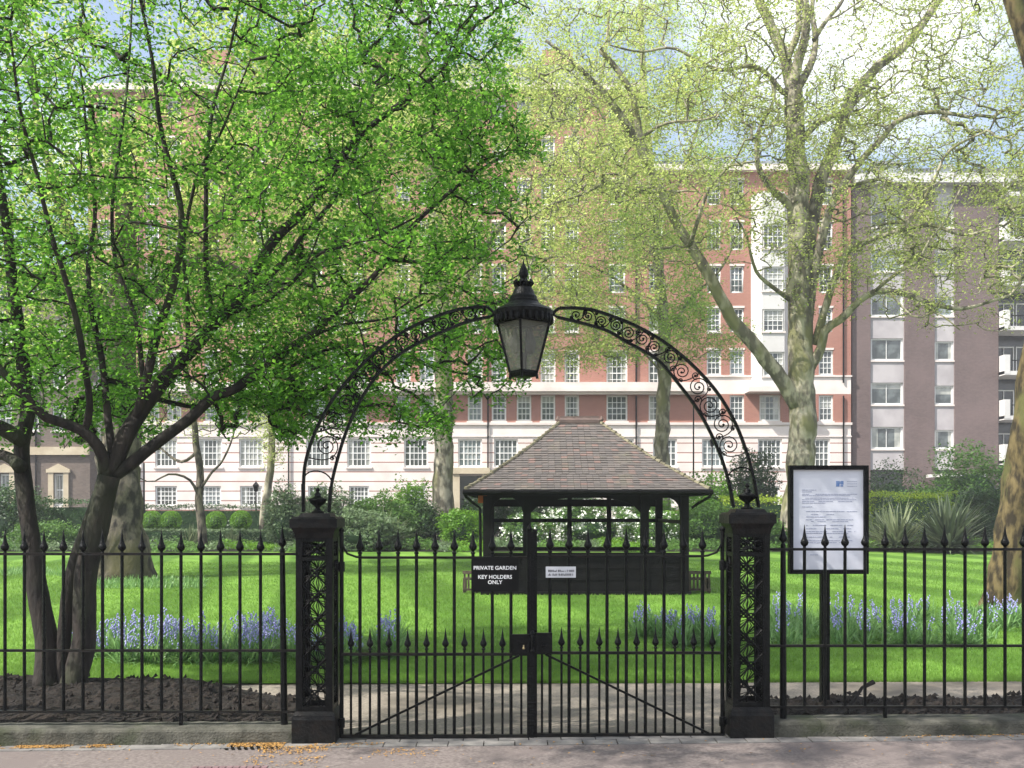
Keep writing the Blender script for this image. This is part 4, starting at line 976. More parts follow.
for xc, wd, za, zb in wins[:4]:
    stn.box(xc-wd/2-.38, xc-wd/2-.002, HY-.14, HY-.004, za-.1, zb+.1); stn.box(xc+wd/2+.002, xc+wd/2+.38, HY-.14, HY-.004, za-.1, zb+.1); stn.box(xc-wd/2-.5, xc+wd/2+.5, HY-.2, HY-.004, zb+.1, zb+.36)
    stn.add([(xc-.75, HY-.19, zb+.361), (xc+.75, HY-.19, zb+.361), (xc, HY-.19, zb+.75), (xc-.75, HY-.005, zb+.361), (xc+.75, HY-.005, zb+.361), (xc, HY-.005, zb+.75)], [(0, 1, 2), (0, 2, 5, 3), (1, 4, 5, 2)])
stn.build('stone_trim', M['stone_tan'], hs)
for xc, wd, za, zb in wins: add_window(hs, xc, za, HY, wd, zb-za, 2, 2)
mb = MB(); mb.box(xa-.3, xb+.3, HY-.4, HY+10.3, hz(272), hz(266)); mb.build('roof', M['slate'], hs)
mb = MB(); mb.tube([(hx(36.5), HY-.1, 0), (hx(36.5), HY-.1, hz(272))], .07, 6); mb.build('drainpipe', M['iron'], hs)

# garden lamp posts
def lamp(px, Y, ytop, label, lantern=True):
    x = X_(px, Y); r = empty('lamp_post' if lantern else 'thin_pole', (x, Y, 0), label, 'lamp post' if lantern else 'pole'); zt = Z_(ytop, Y)
    mb = MB(); mb.tube([(x, Y, -.02), (x, Y, .5), (x, Y, .52), (x, Y, zt-(.5 if lantern else 0))], [.09, .07, .045, .035], 8); mb.build('post', M['iron'], r)
    if lantern:
        mb = MB(); mb.lathe((x, Y, zt-.5), [(.03, 0), (.10, .03), (.17, .30), (.19, .33), (.12, .42), (.03, .5), (.01, .58)], 4, math.pi/4); mb.build('lantern', M['iron'], r)
lamp(712, 56, 438, 'dark garden lamp post behind the shelter roof')
lamp(256, 50, 482, 'dark garden lamp post among the clipped round bushes')
lamp(693.5, 50, 400, 'tall thin dark pole rising between the arch and the shelter roof', False)
lamp(144, 44, 463, 'slim dark pole beside the big old trunk', False)
# ------------------------------------------------------------- shrubs
def ellips_pts(n, c, r, rng, shell=.55, lump=.25, seed=0.0):
    d = rand_dirs(n, rng); rad = rng.uniform(shell**3, 1, n)**(1/3)
    if lump:
        k = np.array([noise.noise(Vector((a[0]*2.2+seed, a[1]*2.2, a[2]*2.2+seed*.7)))+.5*noise.noise(Vector((a[0]*5+seed, a[1]*5, a[2]*5))) for a in d]); rad = rad*(1+lump*k)
    return np.array(c)+d*rad[:, None]*np.array(r)
def shrub(name, label, cat, px, ytop, wpx, Y, mat, leaf=.09, n=2500, depth=None, zb=0.0, shell=.75, lump=.35, group=None, flowers=0, upb=.4, asp=.55, square=False):
    x = X_(px, Y); rx = wpx*Y/2000; zt = Z_(ytop, Y); ry = depth if depth else rx; h = (zt-zb)
    root = empty(name, (x, Y, zb), label, cat, group)
    if square:
        n_ = n; u = RNG.uniform(-1, 1, (n_, 3)); ax = RNG.integers(0, 3, n_); s = np.sign(RNG.uniform(-1, 1, n_)); u[np.arange(n_), ax] = s*RNG.uniform(.85, 1.02, n_)
        bump = np.array([noise.noise(Vector((q[0]*rx*1.3, q[1]*2, q[2]*h*2+px))) for q in u]); C = u*(np.array([rx, ry, h/2])*(1+.20*bump[:, None]))+np.array([x, Y, zb+h/2])
    else:
        C = ellips_pts(n, (x, Y, zb+h*.5), (rx, ry, h*.52), RNG, shell, lump, px*.37)
        C = C[C[:, 2] > zb-.02]
    V, F = leaves_np(C, leaf, upbias=upb, aspect=asp)
    t = RNG.uniform(0, 1, len(F))*.7+.3*np.clip([(noise.noise(Vector((c[0]*1.5, c[1]*1.5, c[2]*1.5)))+.5) for c in C], 0, 1)
    np_object('foliage', V, F, M[mat], root, tint=t)
    # solid dark green core added to block the view through the leaves
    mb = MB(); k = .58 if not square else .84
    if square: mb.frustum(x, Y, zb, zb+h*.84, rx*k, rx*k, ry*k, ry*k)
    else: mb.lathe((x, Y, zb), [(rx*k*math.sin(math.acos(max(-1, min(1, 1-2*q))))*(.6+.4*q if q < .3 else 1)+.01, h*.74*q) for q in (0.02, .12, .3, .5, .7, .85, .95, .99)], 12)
    co = mb.build('inner_core', M['sh_dark'], root, smooth=not square); 
    if flowers:
        C = ellips_pts(flowers, (x, Y, zb+h*.5), (rx*1.02, ry*1.02, h*.53), RNG, .93, lump, px*.37); C = C[(C[:, 2] > zb+.1) & (C[:, 1] < Y+.3)]
        keep = np.array([noise.noise(Vector((c[0]*2.5, c[1], c[2]*2.5+4))) > -.12 for c in C]); C = C[keep]; C = np.repeat(C, 3, 0)+RNG.normal(0, .03, (len(C)*3, 3))
        V, F = leaves_np(C, leaf*.75, aspect=.9, upbias=.2); np_object('blossom', V, F, M['blossom'], root)
    return root
ball = shrub('clipped_ball_bush', 'bright green clipped ball bush nearest the big old trunk', 'bush', 152, 511, 21, 42, 'sh_bright', .05, 3200, shell=.93, lump=.06, group='row of clipped ball bushes', zb=Z_(531, 42))
for px, r_, lb in ((171, 1.0, 'second clipped ball bush from the big old trunk'), (216, .98, 'clipped ball bush just right of the slim leaning trunk'), (241, 1.02, 'clipped ball bush beside the dark garden lamp post')):
    c = copy_tree(ball); c.location.x = X_(px, 42); c.scale = (r_, r_, r_); c['label'] = lb
def hedge(*a, **k): return shrub('hedge', *a, square=True, **k)
hedge('low grey green hedge under the clipped ball bushes', 'hedge', 222, 529, 170, 41.5, 'sh_grey', .07, 11000, depth=.6)
hedge('long dark clipped hedge behind the ball bushes', 'hedge', 222, 505, 180, 49, 'sh_dark', .09, 9000, depth=.6)
hedge('dark hedge in front of the brown brick house', 'hedge', 68, 500, 90, 44, 'sh_dark', .09, 6000, depth=.8)
SHR = [
 ('dark rounded shrub at the left edge of the garden', 'shrub', 12, 488, 70, 42, 'sh_dark', .11, 4500),
 ('low green shrub beside the left edge hedge', 'shrub', 40, 520, 60, 39, 'sh_mid', .10, 2500),
 ('low shrub between the hedge and the big old trunk', 'shrub', 92, 522, 46, 40, 'sh_mid', .10, 2200),
 ('pale rounded holly bush left of the urn topped pillar', 'shrub', 285, 487, 42, 40, 'sh_grey', .10, 3400),
 ('tall grey green shrub right behind the left pillar', 'shrub', 325, 488, 58, 40, 'sh_grey', .11, 4200),
 ('broad mid green shrub behind the left gate leaf', 'shrub', 378, 495, 74, 41, 'sh_mid', .11, 5200),
 ('grey leaved mound below the broad green shrub', 'shrub', 362, 512, 84, 38.5, 'sh_grey', .13, 4200),
 ('light green leafy shrub by the foot of the straight central trunk', 'shrub', 412, 482, 44, 47, 'sh_bright', .13, 2300),
 ('dark shrub just left of the straight central trunk', 'shrub', 425, 503, 40, 43, 'sh_dark', .11, 2400),
 ('bright green shrub right of the straight central trunk', 'shrub', 463, 510, 48, 41, 'sh_bright', .11, 3200),
 ('dark green shrub seen past the left end of the shelter', 'shrub', 482, 496, 52, 46, 'sh_dark', .12, 3400),
 ('dark green shrub seen through the left arch of the shelter', 'shrub', 520, 488, 56, 47, 'sh_dark', .12, 3600),
 ('dark shrub seen through the middle arch of the shelter', 'shrub', 572, 488, 62, 49, 'sh_dark', .12, 3600),
 ('yellowish shrub seen through the right arch of the shelter', 'shrub', 645, 496, 66, 47, 'sh_bright', .12, 3800),
 ('tall light green shrub between the shelter and the right pillar', 'shrub', 708, 478, 62, 46, 'sh_bright', .13, 4200),
 ('green mound right under the end of the shelter roof', 'shrub', 706, 505, 70, 42, 'sh_mid', .12, 4200),
 ('tall dark shrub behind the right pillar', 'shrub', 752, 452, 56, 52, 'sh_dark', .14, 4200),
 ('green shrub beside the base of the large plane trunk', 'shrub', 764, 518, 46, 39, 'sh_mid', .11, 2600),
 ('green shrub behind the notice board', 'shrub', 828, 500, 66, 43, 'sh_mid', .12, 3600),
 ('twiggy dark shrub in front of the purple flats', 'shrub', 892, 464, 72, 56, 'sh_dark', .12, 2600),
 ('large dark green shrub near the right edge', 'shrub', 972, 450, 90, 52, 'sh_mid', .14, 5400),
 ('dark low shrub by the right leaning trunk', 'shrub', 985, 492, 74, 46, 'sh_dark', .13, 4200),
 ('dark leafy shrub at the right edge below the balconies', 'shrub', 1040, 462, 70, 50, 'sh_dark', .14, 3600),
 ('dark green shrub between the golden hedge and the large dark shrub', 'shrub', 925, 488, 56, 49, 'sh_mid', .13, 3200)]
for lb, ct, px, yt, wp, Y, mt, lf, n in SHR: shrub('shrub', lb, ct, px, yt, wp, Y, mt, lf, int(n*2.1), depth=wp*Y/2000*.7, shell=.55, lump=.5)
shrub('flowering_shrub', 'white flowering shrub seen through the middle of the shelter', 'shrub', 590, 503, 92, 43, 'sh_mid', .10, 5200, depth=1.2, flowers=1700)
shrub('flowering_shrub', 'white flowering shrub seen through the left arch of the shelter', 'shrub', 528, 512, 50, 41, 'sh_mid', .10, 2600, depth=.9, flowers=420)
shrub('flowering_shrub', 'small white flecked shrub through the right arch of the shelter', 'shrub', 656, 512, 46, 42, 'sh_mid', .10, 2400, depth=.9, flowers=340)
hedge('golden hedge beside the notice board', 'hedge', 905, 493, 84, 45, 'sh_yellow', .09, 7000, depth=.9)
hedge('short golden hedge behind the right pillar', 'hedge', 752, 497, 60, 45, 'sh_yellow', .09, 4200, depth=.8)
hedge('grass green hedge past the right end of the shelter', 'hedge', 678, 512, 60, 45, 'sh_bright', .09, 3800, depth=.8)

def strap_np(base, n, L, wd, rng, spread=1.0, droop=1.0, segs=4):
    """arching strap leaves from base points (n,3)"""
    az = rng.uniform(0, 2*math.pi, n); el = rng.uniform(.35, 1.45, n)*1.0; l = L*rng.uniform(.6, 1.15, n)
    dh = np.stack([np.cos(az), np.sin(az), np.zeros(n)], 1); side = np.stack([-np.sin(az), np.cos(az), np.zeros(n)], 1)
    V = np.empty((n, (segs+1)*2, 3))
    for k in range(segs+1):
        t = k/segs; hh = np.cos(el)*t*l*spread; zz = np.sin(el)*t*l-droop*.45*l*t*t*np.cos(el*.6)
        c = base+dh*hh[:, None]; c[:, 2] += zz; w_ = wd*(1-t)**.6*(.6+.4*min(1, t*4))*.5+.0008
        V[:, 2*k] = c-side*w_; V[:, 2*k+1] = c+side*w_
    F = []
    for k in range(segs): F.append(np.stack([np.arange(n)*(segs+1)*2+q for q in (2*k, 2*k+1, 2*k+3, 2*k+2)], 1))
    F = np.concatenate(F); return V.reshape(-1, 3), F, np.tile(rng.uniform(0, 1, n), segs)
def spiky(label, px, ybase, Y, L, n, mat, wd=.06):
    x = X_(px, Y); z = 0.0; b = np.array([[x, Y, z]])+RNG.normal(0, .12, (n, 3))*np.array([1, 1, 0])
    V, F, t = strap_np(b, n, L, wd, RNG, 1.0, .8); o = np_object('spiky_plant', V, F, M[mat], tint=t, org=(x, Y, 0)); tag(o, label, 'plant')
spiky('large dark spiky plant with sword leaves beside the leaning trunk', 948, 552, 36.6, 2.75, 420, 'strap_dark', .13)
spiky('pale spiky plant just left of the large dark one', 897, 548, 38, 2.6, 240, 'strap_pale', .09)
spiky('pale spiky plant right next to the notice board', 878, 548, 40, 2.3, 150, 'strap_pale', .09)
spiky('small spiky plant among the clipped ball bushes', 192, 530, 41, 1.35, 120, 'strap_pale', .07)
spiky('grey spiky plant behind the left gate leaf', 385, 548, 39, 2.2, 150, 'strap_pale', .08)
spiky('spiky plant beside the clipped ball bush near the lamp post', 232, 530, 41, 1.2, 90, 'strap_pale', .07)
# ground cover along the far edge of the lawn
def edge_cover():
    n = 46000; x = RNG.uniform(X_(-60, 38), X_(1090, 38), n); y = RNG.uniform(36.8, 41.5, n)
    hgt = np.array([.18+.40*max(0, noise.noise(Vector((a*.7, b*.9, 3)))+.35) for a, b in zip(x, y)]); z = hgt*RNG.uniform(.2, 1, n)
    m = (y > 37.2+.5*np.sin(x*1.1))
    C = np.stack([x, y, z], 1)[m]; V, F = leaves_np(C, .10, upbias=.5); t = np.clip([.5+noise.noise(Vector((c[0]*.6, c[1]*.6, 9)))*1.2 for c in C], 0, 1)*.6+RNG.uniform(0, .4, len(F))
    o = np_object('ground_cover', V, F, [M['sh_mid'], M['sh_grey'], M['sh_bright']], tint=t, mi=[(0 if noise.noise(Vector((c[0]*.35, 5, 1))) < -.05 else (1 if noise.noise(Vector((c[0]*.35, 5, 1))) < .18 else 2)) for c in C]); tag(o, 'low leafy ground cover along the far edge of the lawn', 'ground cover', kind='stuff')
edge_cover()
sheet('flower_bed', -60, 60, 37.6, 74, .012, M['soil'])

# ------------------------------------------------------------- bluebells, grass
def bluebells(name, label, patches, seed):
    """patches: (px0, px1, Y0, Y1, n plants, flower share)"""
    rng = np.random.default_rng(seed); root = None
    LV, LF, LT, FV, FF = [], [], [], [], []; ln = 0; C = []; SV = []
    for (a, b, Y0, Y1, n, fs) in patches:
        Y = rng.uniform(Y0, Y1, n); px = rng.uniform(a, b, n); cl = rng.uniform(0, 1, (max(4, n//14), 2)); 
        pick = cl[rng.integers(0, len(cl), n)]; px = a+(b-a)*np.clip(pick[:, 0]+rng.normal(0, .04, n), 0, 1); Y = Y0+(Y1-Y0)*np.clip(pick[:, 1]+rng.normal(0, .2, n), 0, 1)
        x = (px-512)*Y/1000; base = np.stack([x, Y, np.zeros(n)], 1)
        bb = np.repeat(base, 12, 0)+rng.normal(0, .035, (n*12, 3))*np.array([1, 1, 0])
        V, F, t = strap_np(bb, len(bb), .44, .022, rng, 1.0, .9, 4); LV.append(V); LF.append(F+ln); LT.append(t); ln += len(V)
        k = int(n*fs*.72); q = base[rng.integers(0, n, k)]+rng.normal(0, .03, (k, 3))*np.array([1, 1, 0]); h = rng.uniform(.27, .47, k); lean = rng.normal(0, .05, (k, 2))
        tip = q.copy(); tip[:, 0] += lean[:, 0]; tip[:, 1] += lean[:, 1]; tip[:, 2] += h
        for s in (np.array([.0035, 0, 0]), np.array([0, .0035, 0])):
            V = np.stack([q-s, q+s, tip+s*.6, tip-s*.6], 1).reshape(-1, 3); LV.append(V); LF.append(np.arange(k*4).reshape(k, 4)+ln); LT.append(np.full(k, .4)); ln += len(V)
        for j in range(11):
            u = .55+.45*j/11; c = q+(tip-q)*u; a_ = rng.uniform(0, 6.28, k); r_ = .026*(1.15-(u-.55)/.45*.7); c = c+np.stack([np.cos(a_)*r_, np.sin(a_)*r_, -.01+0*a_], 1); C.append(c)
    root = empty(name, tuple(np.vstack([LV[0]]).mean(0)*np.array([1, 1, 0])), label, 'flowers'); root['kind'] = 'stuff'
    o = np_object('leaves', np.vstack(LV), np.vstack(LF), M['straps'], root, tint=np.concatenate(LT))
    C = np.vstack(C); m = len(C); s = rng.uniform(.008, .0135, m)
    oc = np.array([(1,0,0),(0,1,0),(-1,0,0),(0,-1,0),(0,0,1.35),(0,0,-1.35)], float); V = C[:, None, :]+oc[None]*s[:, None, None]
    fa = np.array([(0,1,4),(1,2,4),(2,3,4),(3,0,4),(1,0,5),(2,1,5),(3,2,5),(0,3,5)]); F = (np.arange(m)[:, None, None]*6+fa[None]).reshape(-1, 3)
    np_object('bells', V.reshape(-1, 3), F, M['bluebell'], root)
bluebells('bluebells', 'drift of bluebells behind the left railing and gate pillar', [(82, 300, 10.6, 12.2, 300, .85), (60, 110, 11.4, 12.4, 26, .5)], 3)
bluebells('bluebells', 'clump of bluebells behind the hinge side of the left gate leaf', [(296, 352, 10.6, 12.1, 90, .9), (345, 402, 10.9, 12.4, 55, .45)], 4)
bluebells('bluebells', 'clump of bluebells behind the right gate leaf', [(634, 724, 11.8, 13.2, 105, .6)], 5)
bluebells('bluebells', 'long drift of bluebells behind the notice board railing', [(770, 1030, 11.9, 14.6, 330, .5), (1030, 1150, 12, 14.6, 60, .5)], 6)
def daffs(label, a, b, Y0, Y1, n, seed):
    rng = np.random.default_rng(seed); Y = rng.uniform(Y0, Y1, n); x = (rng.uniform(a, b, n)-512)*Y/1000; q = np.stack([x, Y, 0*x], 1)
    V, F, t = strap_np(np.repeat(q, 5, 0)+rng.normal(0, .03, (n*5, 3))*np.array([1, 1, 0]), n*5, .22, .022, rng, .9, .8, 3)
    o = np_object('bulb_leaves', V, F, M['straps'], tint=t, org=tuple(q.mean(0))); tag(o, label, 'plants', kind='stuff')
daffs('tufts of grey green bulb leaves round the foot of the big old trunk', 95, 205, 20.3, 22.8, 330, 8)
daffs('line of bulb leaves under the trees at the left edge', -20, 110, 24, 26.5, 240, 9)
daffs('bulb leaves round the foot of the right leaning trunk', 960, 1060, 14.5, 16.2, 130, 10)
def grass():
    rng = np.random.default_rng(11); n = 270000
    Y = 9.42+(rng.uniform(0, 1, n)**1.9)*21; px = rng.uniform(-20, 1044, n); x = (px-512)*Y/1000
    h = rng.uniform(.018, .05, n); az = rng.uniform(0, 6.28, n); wd = .0035+.0004*(Y-9)
    b = np.stack([x, Y, np.full(n, .002)], 1); s = np.stack([np.cos(az)*wd, np.sin(az)*wd, 0*az], 1); ln = rng.normal(0, .014, (n, 2))
    tip = b.copy(); tip[:, 0] += ln[:, 0]; tip[:, 1] += ln[:, 1]; tip[:, 2] += h
    V = np.stack([b-s, b+s, tip], 1).reshape(-1, 3); F = np.arange(n*3).reshape(n, 3)
    o = np_object('grass', V, F, M['blade'], tint=.55*(.5+.5*np.sin(2.6*(x*math.cos(math.radians(-11.5))-Y*math.sin(math.radians(-11.5)))-math.pi/2))+rng.uniform(0, .45, n)); tag(o, 'short green grass blades of the near lawn', 'grass', kind='stuff')
grass()

# ------------------------------------------------------------- trees
def limb_pts(pl, Y0, Y1, step=.15):
    P = [W(px, py, Y0+(Y1-Y0)*i/max(1, len(pl)-1)) for i, (px, py) in enumerate(pl)]
    L = sum((P[i+1]-P[i]).length for i in range(len(P)-1)); n = max(3, int(L/step)); return resample([tuple(p) for p in P], n)
def tree(name, label, base, limbs, blobs, bark, leafmat, leaf, per, step, tip_r, seed, wob=.12, bend=.18, leafspread=1.0, clump=-.1, up=.5, sides=10, asp=.55, sprig=None, exclude=None, droop=0.0, nscale=.9, expo=.46, flare=None):
    """limbs: (pixel path, Y0, Y1, r0 m, r1 m); blobs: (centre xyz, radii xyz, n clusters)"""
    rng = np.random.default_rng(seed); root = empty(name, base, label, 'tree')
    nodes = []; cap = []; mb = MB()
    for k, (pl, Y0, Y1, r0, r1) in enumerate(limbs):
        P = limb_pts(pl, Y0, Y1, step); n = len(P); rs = [r0+(r1-r0)*(i/(n-1))**.85 for i in range(n)]
        for i in range(n):
            if 0 < i: P[i] += np.array([noise.noise(Vector(P[i]*1.3)+Vector((seed, 0, 0))), noise.noise(Vector(P[i]*1.3)+Vector((0, seed, 5))), 0])*min(rs[i]*(.8 if r0 < .3 else .3), .06 if r0 < .3 else .2)*min(1, i/4)
        if flare and k < flare[0]:
            for i in range(n): 
                z = P[i][2]-P[0][2]; rs[i] *= 1+flare[1]*math.exp(-z/flare[2])
        mb.tube(P, rs, sides if r0 > tip_r*6 else 6, wob=wob if r0 > tip_r*5 else wob*.4)
        nodes.append(P); cap += rs
    H = np.vstack(nodes); nh = len(H); cap = np.array(cap)
    C = []
    for (c, r, n) in blobs:
        d = rand_dirs(n*3, rng); rad = rng.uniform(.12, 1, n*3)**.42; p = np.array(c)+np.sign(d)*np.abs(d)**.8*rad[:, None]*np.array(r)
        kk = np.array([noise.noise(Vector(q*nscale)+Vector((seed*3.1, 0, 0)))+.5*noise.noise(Vector(q*nscale*2.3)) for q in p]); p = p[kk > clump][:n]; C.append(p)
    C = np.vstack(C)
    if exclude is not None: C = C[~exclude(C)]
    dmin = np.empty(len(C)); 
    for i in range(0, len(C), 500): dmin[i:i+500] = np.min(np.linalg.norm(C[i:i+500, None]-H[None], axis=2), 1)
    C = C[np.argsort(dmin)]
    cap_n = nh+len(C)*8; N = np.zeros((cap_n, 3)); N[:nh] = H; par = np.full(cap_n, -1); cnt = nh; ends = []
    hb = H[:, 2]
    for c in C:
        dd = N[:cnt]-c; d2 = (dd**2).sum(1)+ (np.maximum(0, dd[:, 2])*1.2)**2
        j = int(np.argmin(d2)); a = N[j]; L = math.sqrt(((c-a)**2).sum())
        if L < .02: continue
        m = min(7, max(2, int(L/(step*2.0)))); q = rng.normal(0, 1, 3)*min(L, step*6)*bend; q[2] = abs(q[2])*.6*(1 if rng.random() < .7 else -1); pj = j
        for k in range(1, m+1):
            t = k/m; pos = a+(c-a)*t+q*math.sin(math.pi*t)*.8+rng.normal(0, 1, 3)*L*.02
            N[cnt] = pos; par[cnt] = pj; pj = cnt; cnt += 1
        ends.append(pj)
    w_ = np.zeros(cnt); 
    for e in ends: w_[e] += 1
    for i in range(cnt-1, nh-1, -1): 
        if par[i] >= 0: w_[par[i]] += w_[i]
    r = tip_r*np.maximum(w_, 1)**expo
    idx = np.arange(nh, cnt); pa = par[idx]; ra = np.where(pa < nh, np.minimum(r[idx]*1.15, cap[np.minimum(pa, nh-1)]*.9), r[pa]); rb_ = r[idx]; ra = np.minimum(ra, rb_*1.6)
    A, B = N[pa], N[idx]; D = B-A; Ln = np.linalg.norm(D, axis=1)+1e-9; D = D/Ln[:, None]; up_ = np.where(np.abs(D[:, 2:3]) < .9, np.array([[0, 0, 1.0]]), np.array([[1.0, 0, 0]]))
    U = np.cross(D, up_); U /= np.linalg.norm(U, axis=1)[:, None]; Wv = np.cross(D, U); ks = 4; V = np.empty((len(idx), 2*ks, 3))
    for k in range(ks):
        an = 2*math.pi*k/ks; o_ = math.cos(an)*U+math.sin(an)*Wv; V[:, k] = A-D*ra[:, None]*.3+o_*ra[:, None]; V[:, ks+k] = B+o_*rb_[:, None]
    bs = np.arange(len(idx))[:, None]*2*ks; F = np.concatenate([bs+np.array([[k, (k+1) % ks, ks+(k+1) % ks, ks+k]]) for k in range(ks)])
    trunk = mb.build('trunk', M[bark], root, smooth=True)
    np_object('branches', V.reshape(-1, 3), F, M[bark], root, smooth=True)
    # leaves along the last twig nodes and round the tips
    E = np.array(ends); pts = []
    src = N[E]; p1 = N[np.maximum(par[E], 0)]
    rep = np.repeat(np.arange(len(E)), per); tt = rng.uniform(-.15, 1.15, len(rep))[:, None]; L = (p1[rep]+(src-p1)[rep]*tt)+rng.normal(0, 1, (len(rep), 3))*leafspread*np.array([1, 1, .6])
    if exclude is not None: L = L[~exclude(L)]
    V, F = leaves_np(L, leaf, rng, upbias=up, aspect=asp, droop=droop); t = rng.uniform(0, 1, len(F))
    np_object('crown', V, F, M[leafmat], root, tint=t)
    return root
def B(px, py, Y, rx, ry, rz, n): return (tuple(W(px, py, Y)), (rx, ry, rz), n)

def sm(pl, j=0): return pl
T1Y = 8.85
L1 = [
 ([(46, 690), (45, 650), (41, 600), (32, 545), (25, 500), (20, 465), (22, 440), (30, 412), (28, 380), (20, 345), (14, 300), (8, 240), (0, 180), (-10, 110), (-14, 20)], T1Y, T1Y+.5, .105, .018),
 ([(22, 440), (0, 428), (-40, 410), (-90, 370), (-150, 320), (-200, 250)], T1Y, T1Y-.8, .06, .012),
 ([(20, 467), (2, 455), (-40, 452), (-90, 430), (-150, 400)], T1Y, T1Y+.9, .05, .012),
 ([(72, 692), (78, 650), (85, 600), (92, 550), (98, 510), (106, 476)], T1Y, T1Y, .100, .098),
 ([(62, 690), (60, 650), (66, 610), (78, 560), (90, 515), (100, 485)], T1Y+.05, T1Y+.02, .060, .060),
 ([(106, 478), (100, 452), (82, 431), (60, 422), (43, 415), (26, 394), (8, 378), (-20, 350), (-60, 310), (-100, 250)], T1Y, T1Y-.7, .058, .012),
 ([(84, 434), (90, 405), (86, 370), (80, 330), (68, 285), (52, 235), (36, 170), (20, 110), (10, 30)], T1Y-.1, T1Y-.9, .034, .009),
 ([(107, 478), (122, 445), (138, 418), (155, 392), (175, 368), (196, 345), (213, 322), (232, 306), (250, 280), (275, 240), (300, 215), (325, 180), (355, 140), (392, 110), (440, 70), (480, 20)], T1Y, T1Y+1.0, .082, .014),
 ([(-20, 350), (-70, 280), (-110, 180), (-110, 60), (-60, -60), (40, -200), (160, -320), (260, -420)], T1Y-.6, 5.2, .035, .012),  # unseen limb added to carry the crown that shades the pavement
 ([(-110, 60), (-160, -60), (-220, -160), (-260, -260)], T1Y-2.1, 5.2, .02, .01),  # unseen side limb added for the same shading crown
 ([(214, 322), (209, 300), (206, 270), (207, 220), (207, 160), (212, 110), (228, 55), (240, 0)], T1Y+.4, T1Y+.1, .028, .009),
 ([(240, 298), (268, 278), (290, 255), (305, 232), (330, 205), (350, 165), (372, 100), (400, 30)], T1Y+.5, T1Y+1.5, .034, .009),
 ([(232, 312), (262, 303), (292, 283), (318, 255), (345, 246), (380, 235), (420, 215)], T1Y+.4, T1Y+.9, .022, .008),
 ([(136, 420), (150, 370), (160, 325), (173, 285), (182, 235), (180, 200), (170, 165), (160, 120), (152, 60), (140, 0)], T1Y+.1, T1Y-.4, .046, .011),
 ([(188, 350), (187, 300), (184, 250), (190, 210), (200, 170), (222, 130), (250, 60)], T1Y+.3, T1Y-.2, .022, .008),
 ([(112, 455), (106, 400), (100, 350), (92, 300), (88, 260), (95, 210), (88, 140), (80, 60)], T1Y, T1Y+.8, .036, .009),
 ([(145, 400), (138, 330), (130, 300), (115, 260), (112, 210), (120, 150), (128, 80), (132, 0)], T1Y+.15, T1Y+1.1, .026, .009),
 ([(110, 478), (132, 463), (160, 441), (188, 419), (212, 398), (236, 389), (256, 374), (285, 352), (315, 330), (345, 303), (375, 275), (405, 235), (440, 200), (480, 170), (515, 150)], T1Y, T1Y+.75, .060, .010),
 ([(190, 418), (208, 398), (202, 385), (185, 372), (170, 350)], T1Y+.3, T1Y, .016, .006),
 ([(250, 378), (280, 372), (320, 352), (360, 345), (400, 352), (430, 365)], T1Y+.3, T1Y+1.2, .018, .006),
 ([(300, 342), (340, 325), (390, 318), (430, 300), (470, 270), (510, 240)], T1Y+.4, T1Y+1.5, .018, .006)]
def ex1(P):   # keep clear of the lantern and arch; hold added shading crown above the frame
    px = 512+P[:, 0]*1000/np.maximum(P[:, 1], .1); py = HOR-(P[:, 2]-CAMZ)*1000/np.maximum(P[:, 1], .1)
    bad = (P[:, 1] < 7.55) & (px > 250)
    lim = np.interp(px, [-300, 0, 60, 120, 200, 250, 330, 400, 430, 470, 520, 560], [460, 460, 450, 440, 425, 430, 462, 468, 455, 420, 395, 380])
    lim = lim+14*np.sin(px*.09)+10*np.sin(px*.23)
    lo = (py > lim) & (P[:, 1] < 12)
    nz_ = np.array([noise.noise(Vector(q*1.7)) for q in P]); hi = (px > 528+45*nz_) & (py < 440)
    inview = (P[:, 1] < 7.2) & (py > -25)
    bad = bad & (py > -40); lo = lo | inview & (px > -200)
    return bad | lo | hi
tree('front_tree', 'dark multi stemmed tree with a spreading bright green crown behind the left railing', (X_(62, T1Y), T1Y, .08), L1,
     [((-3.2, 9.6, 4.9), (3.4, 2.2, 2.6), 1350), ((-3.6, 9.4, 7.2), (4.2, 2.6, 2.2), 560), ((-1.3, 10.0, 4.2), (1.9, 1.7, 1.8), 700), ((-4.6, 8.6, 3.9), (1.7, 1.7, 1.8), 340), ((-1.0, 10.2, 5.9), (1.7, 1.6, 1.6), 260), ((-1.35, 9.8, 2.85), (1.5, 1.2, .6), 190), ((-3.6, 10.2, 3.0), (1.9, 1.5, .9), 330), ((-2.3, 5.1, 6.7), (4.2, 1.7, 1.5), 1300)],  # last blob: out of view overhead, added to shade pavement and railings
     'bark_dark', 'leaf_near', .045, 42, .09, .0032, 21, leafspread=.10, clump=-.16, nscale=1.6, exclude=ex1, sides=12, bend=.14, flare=(5, .25, .15))

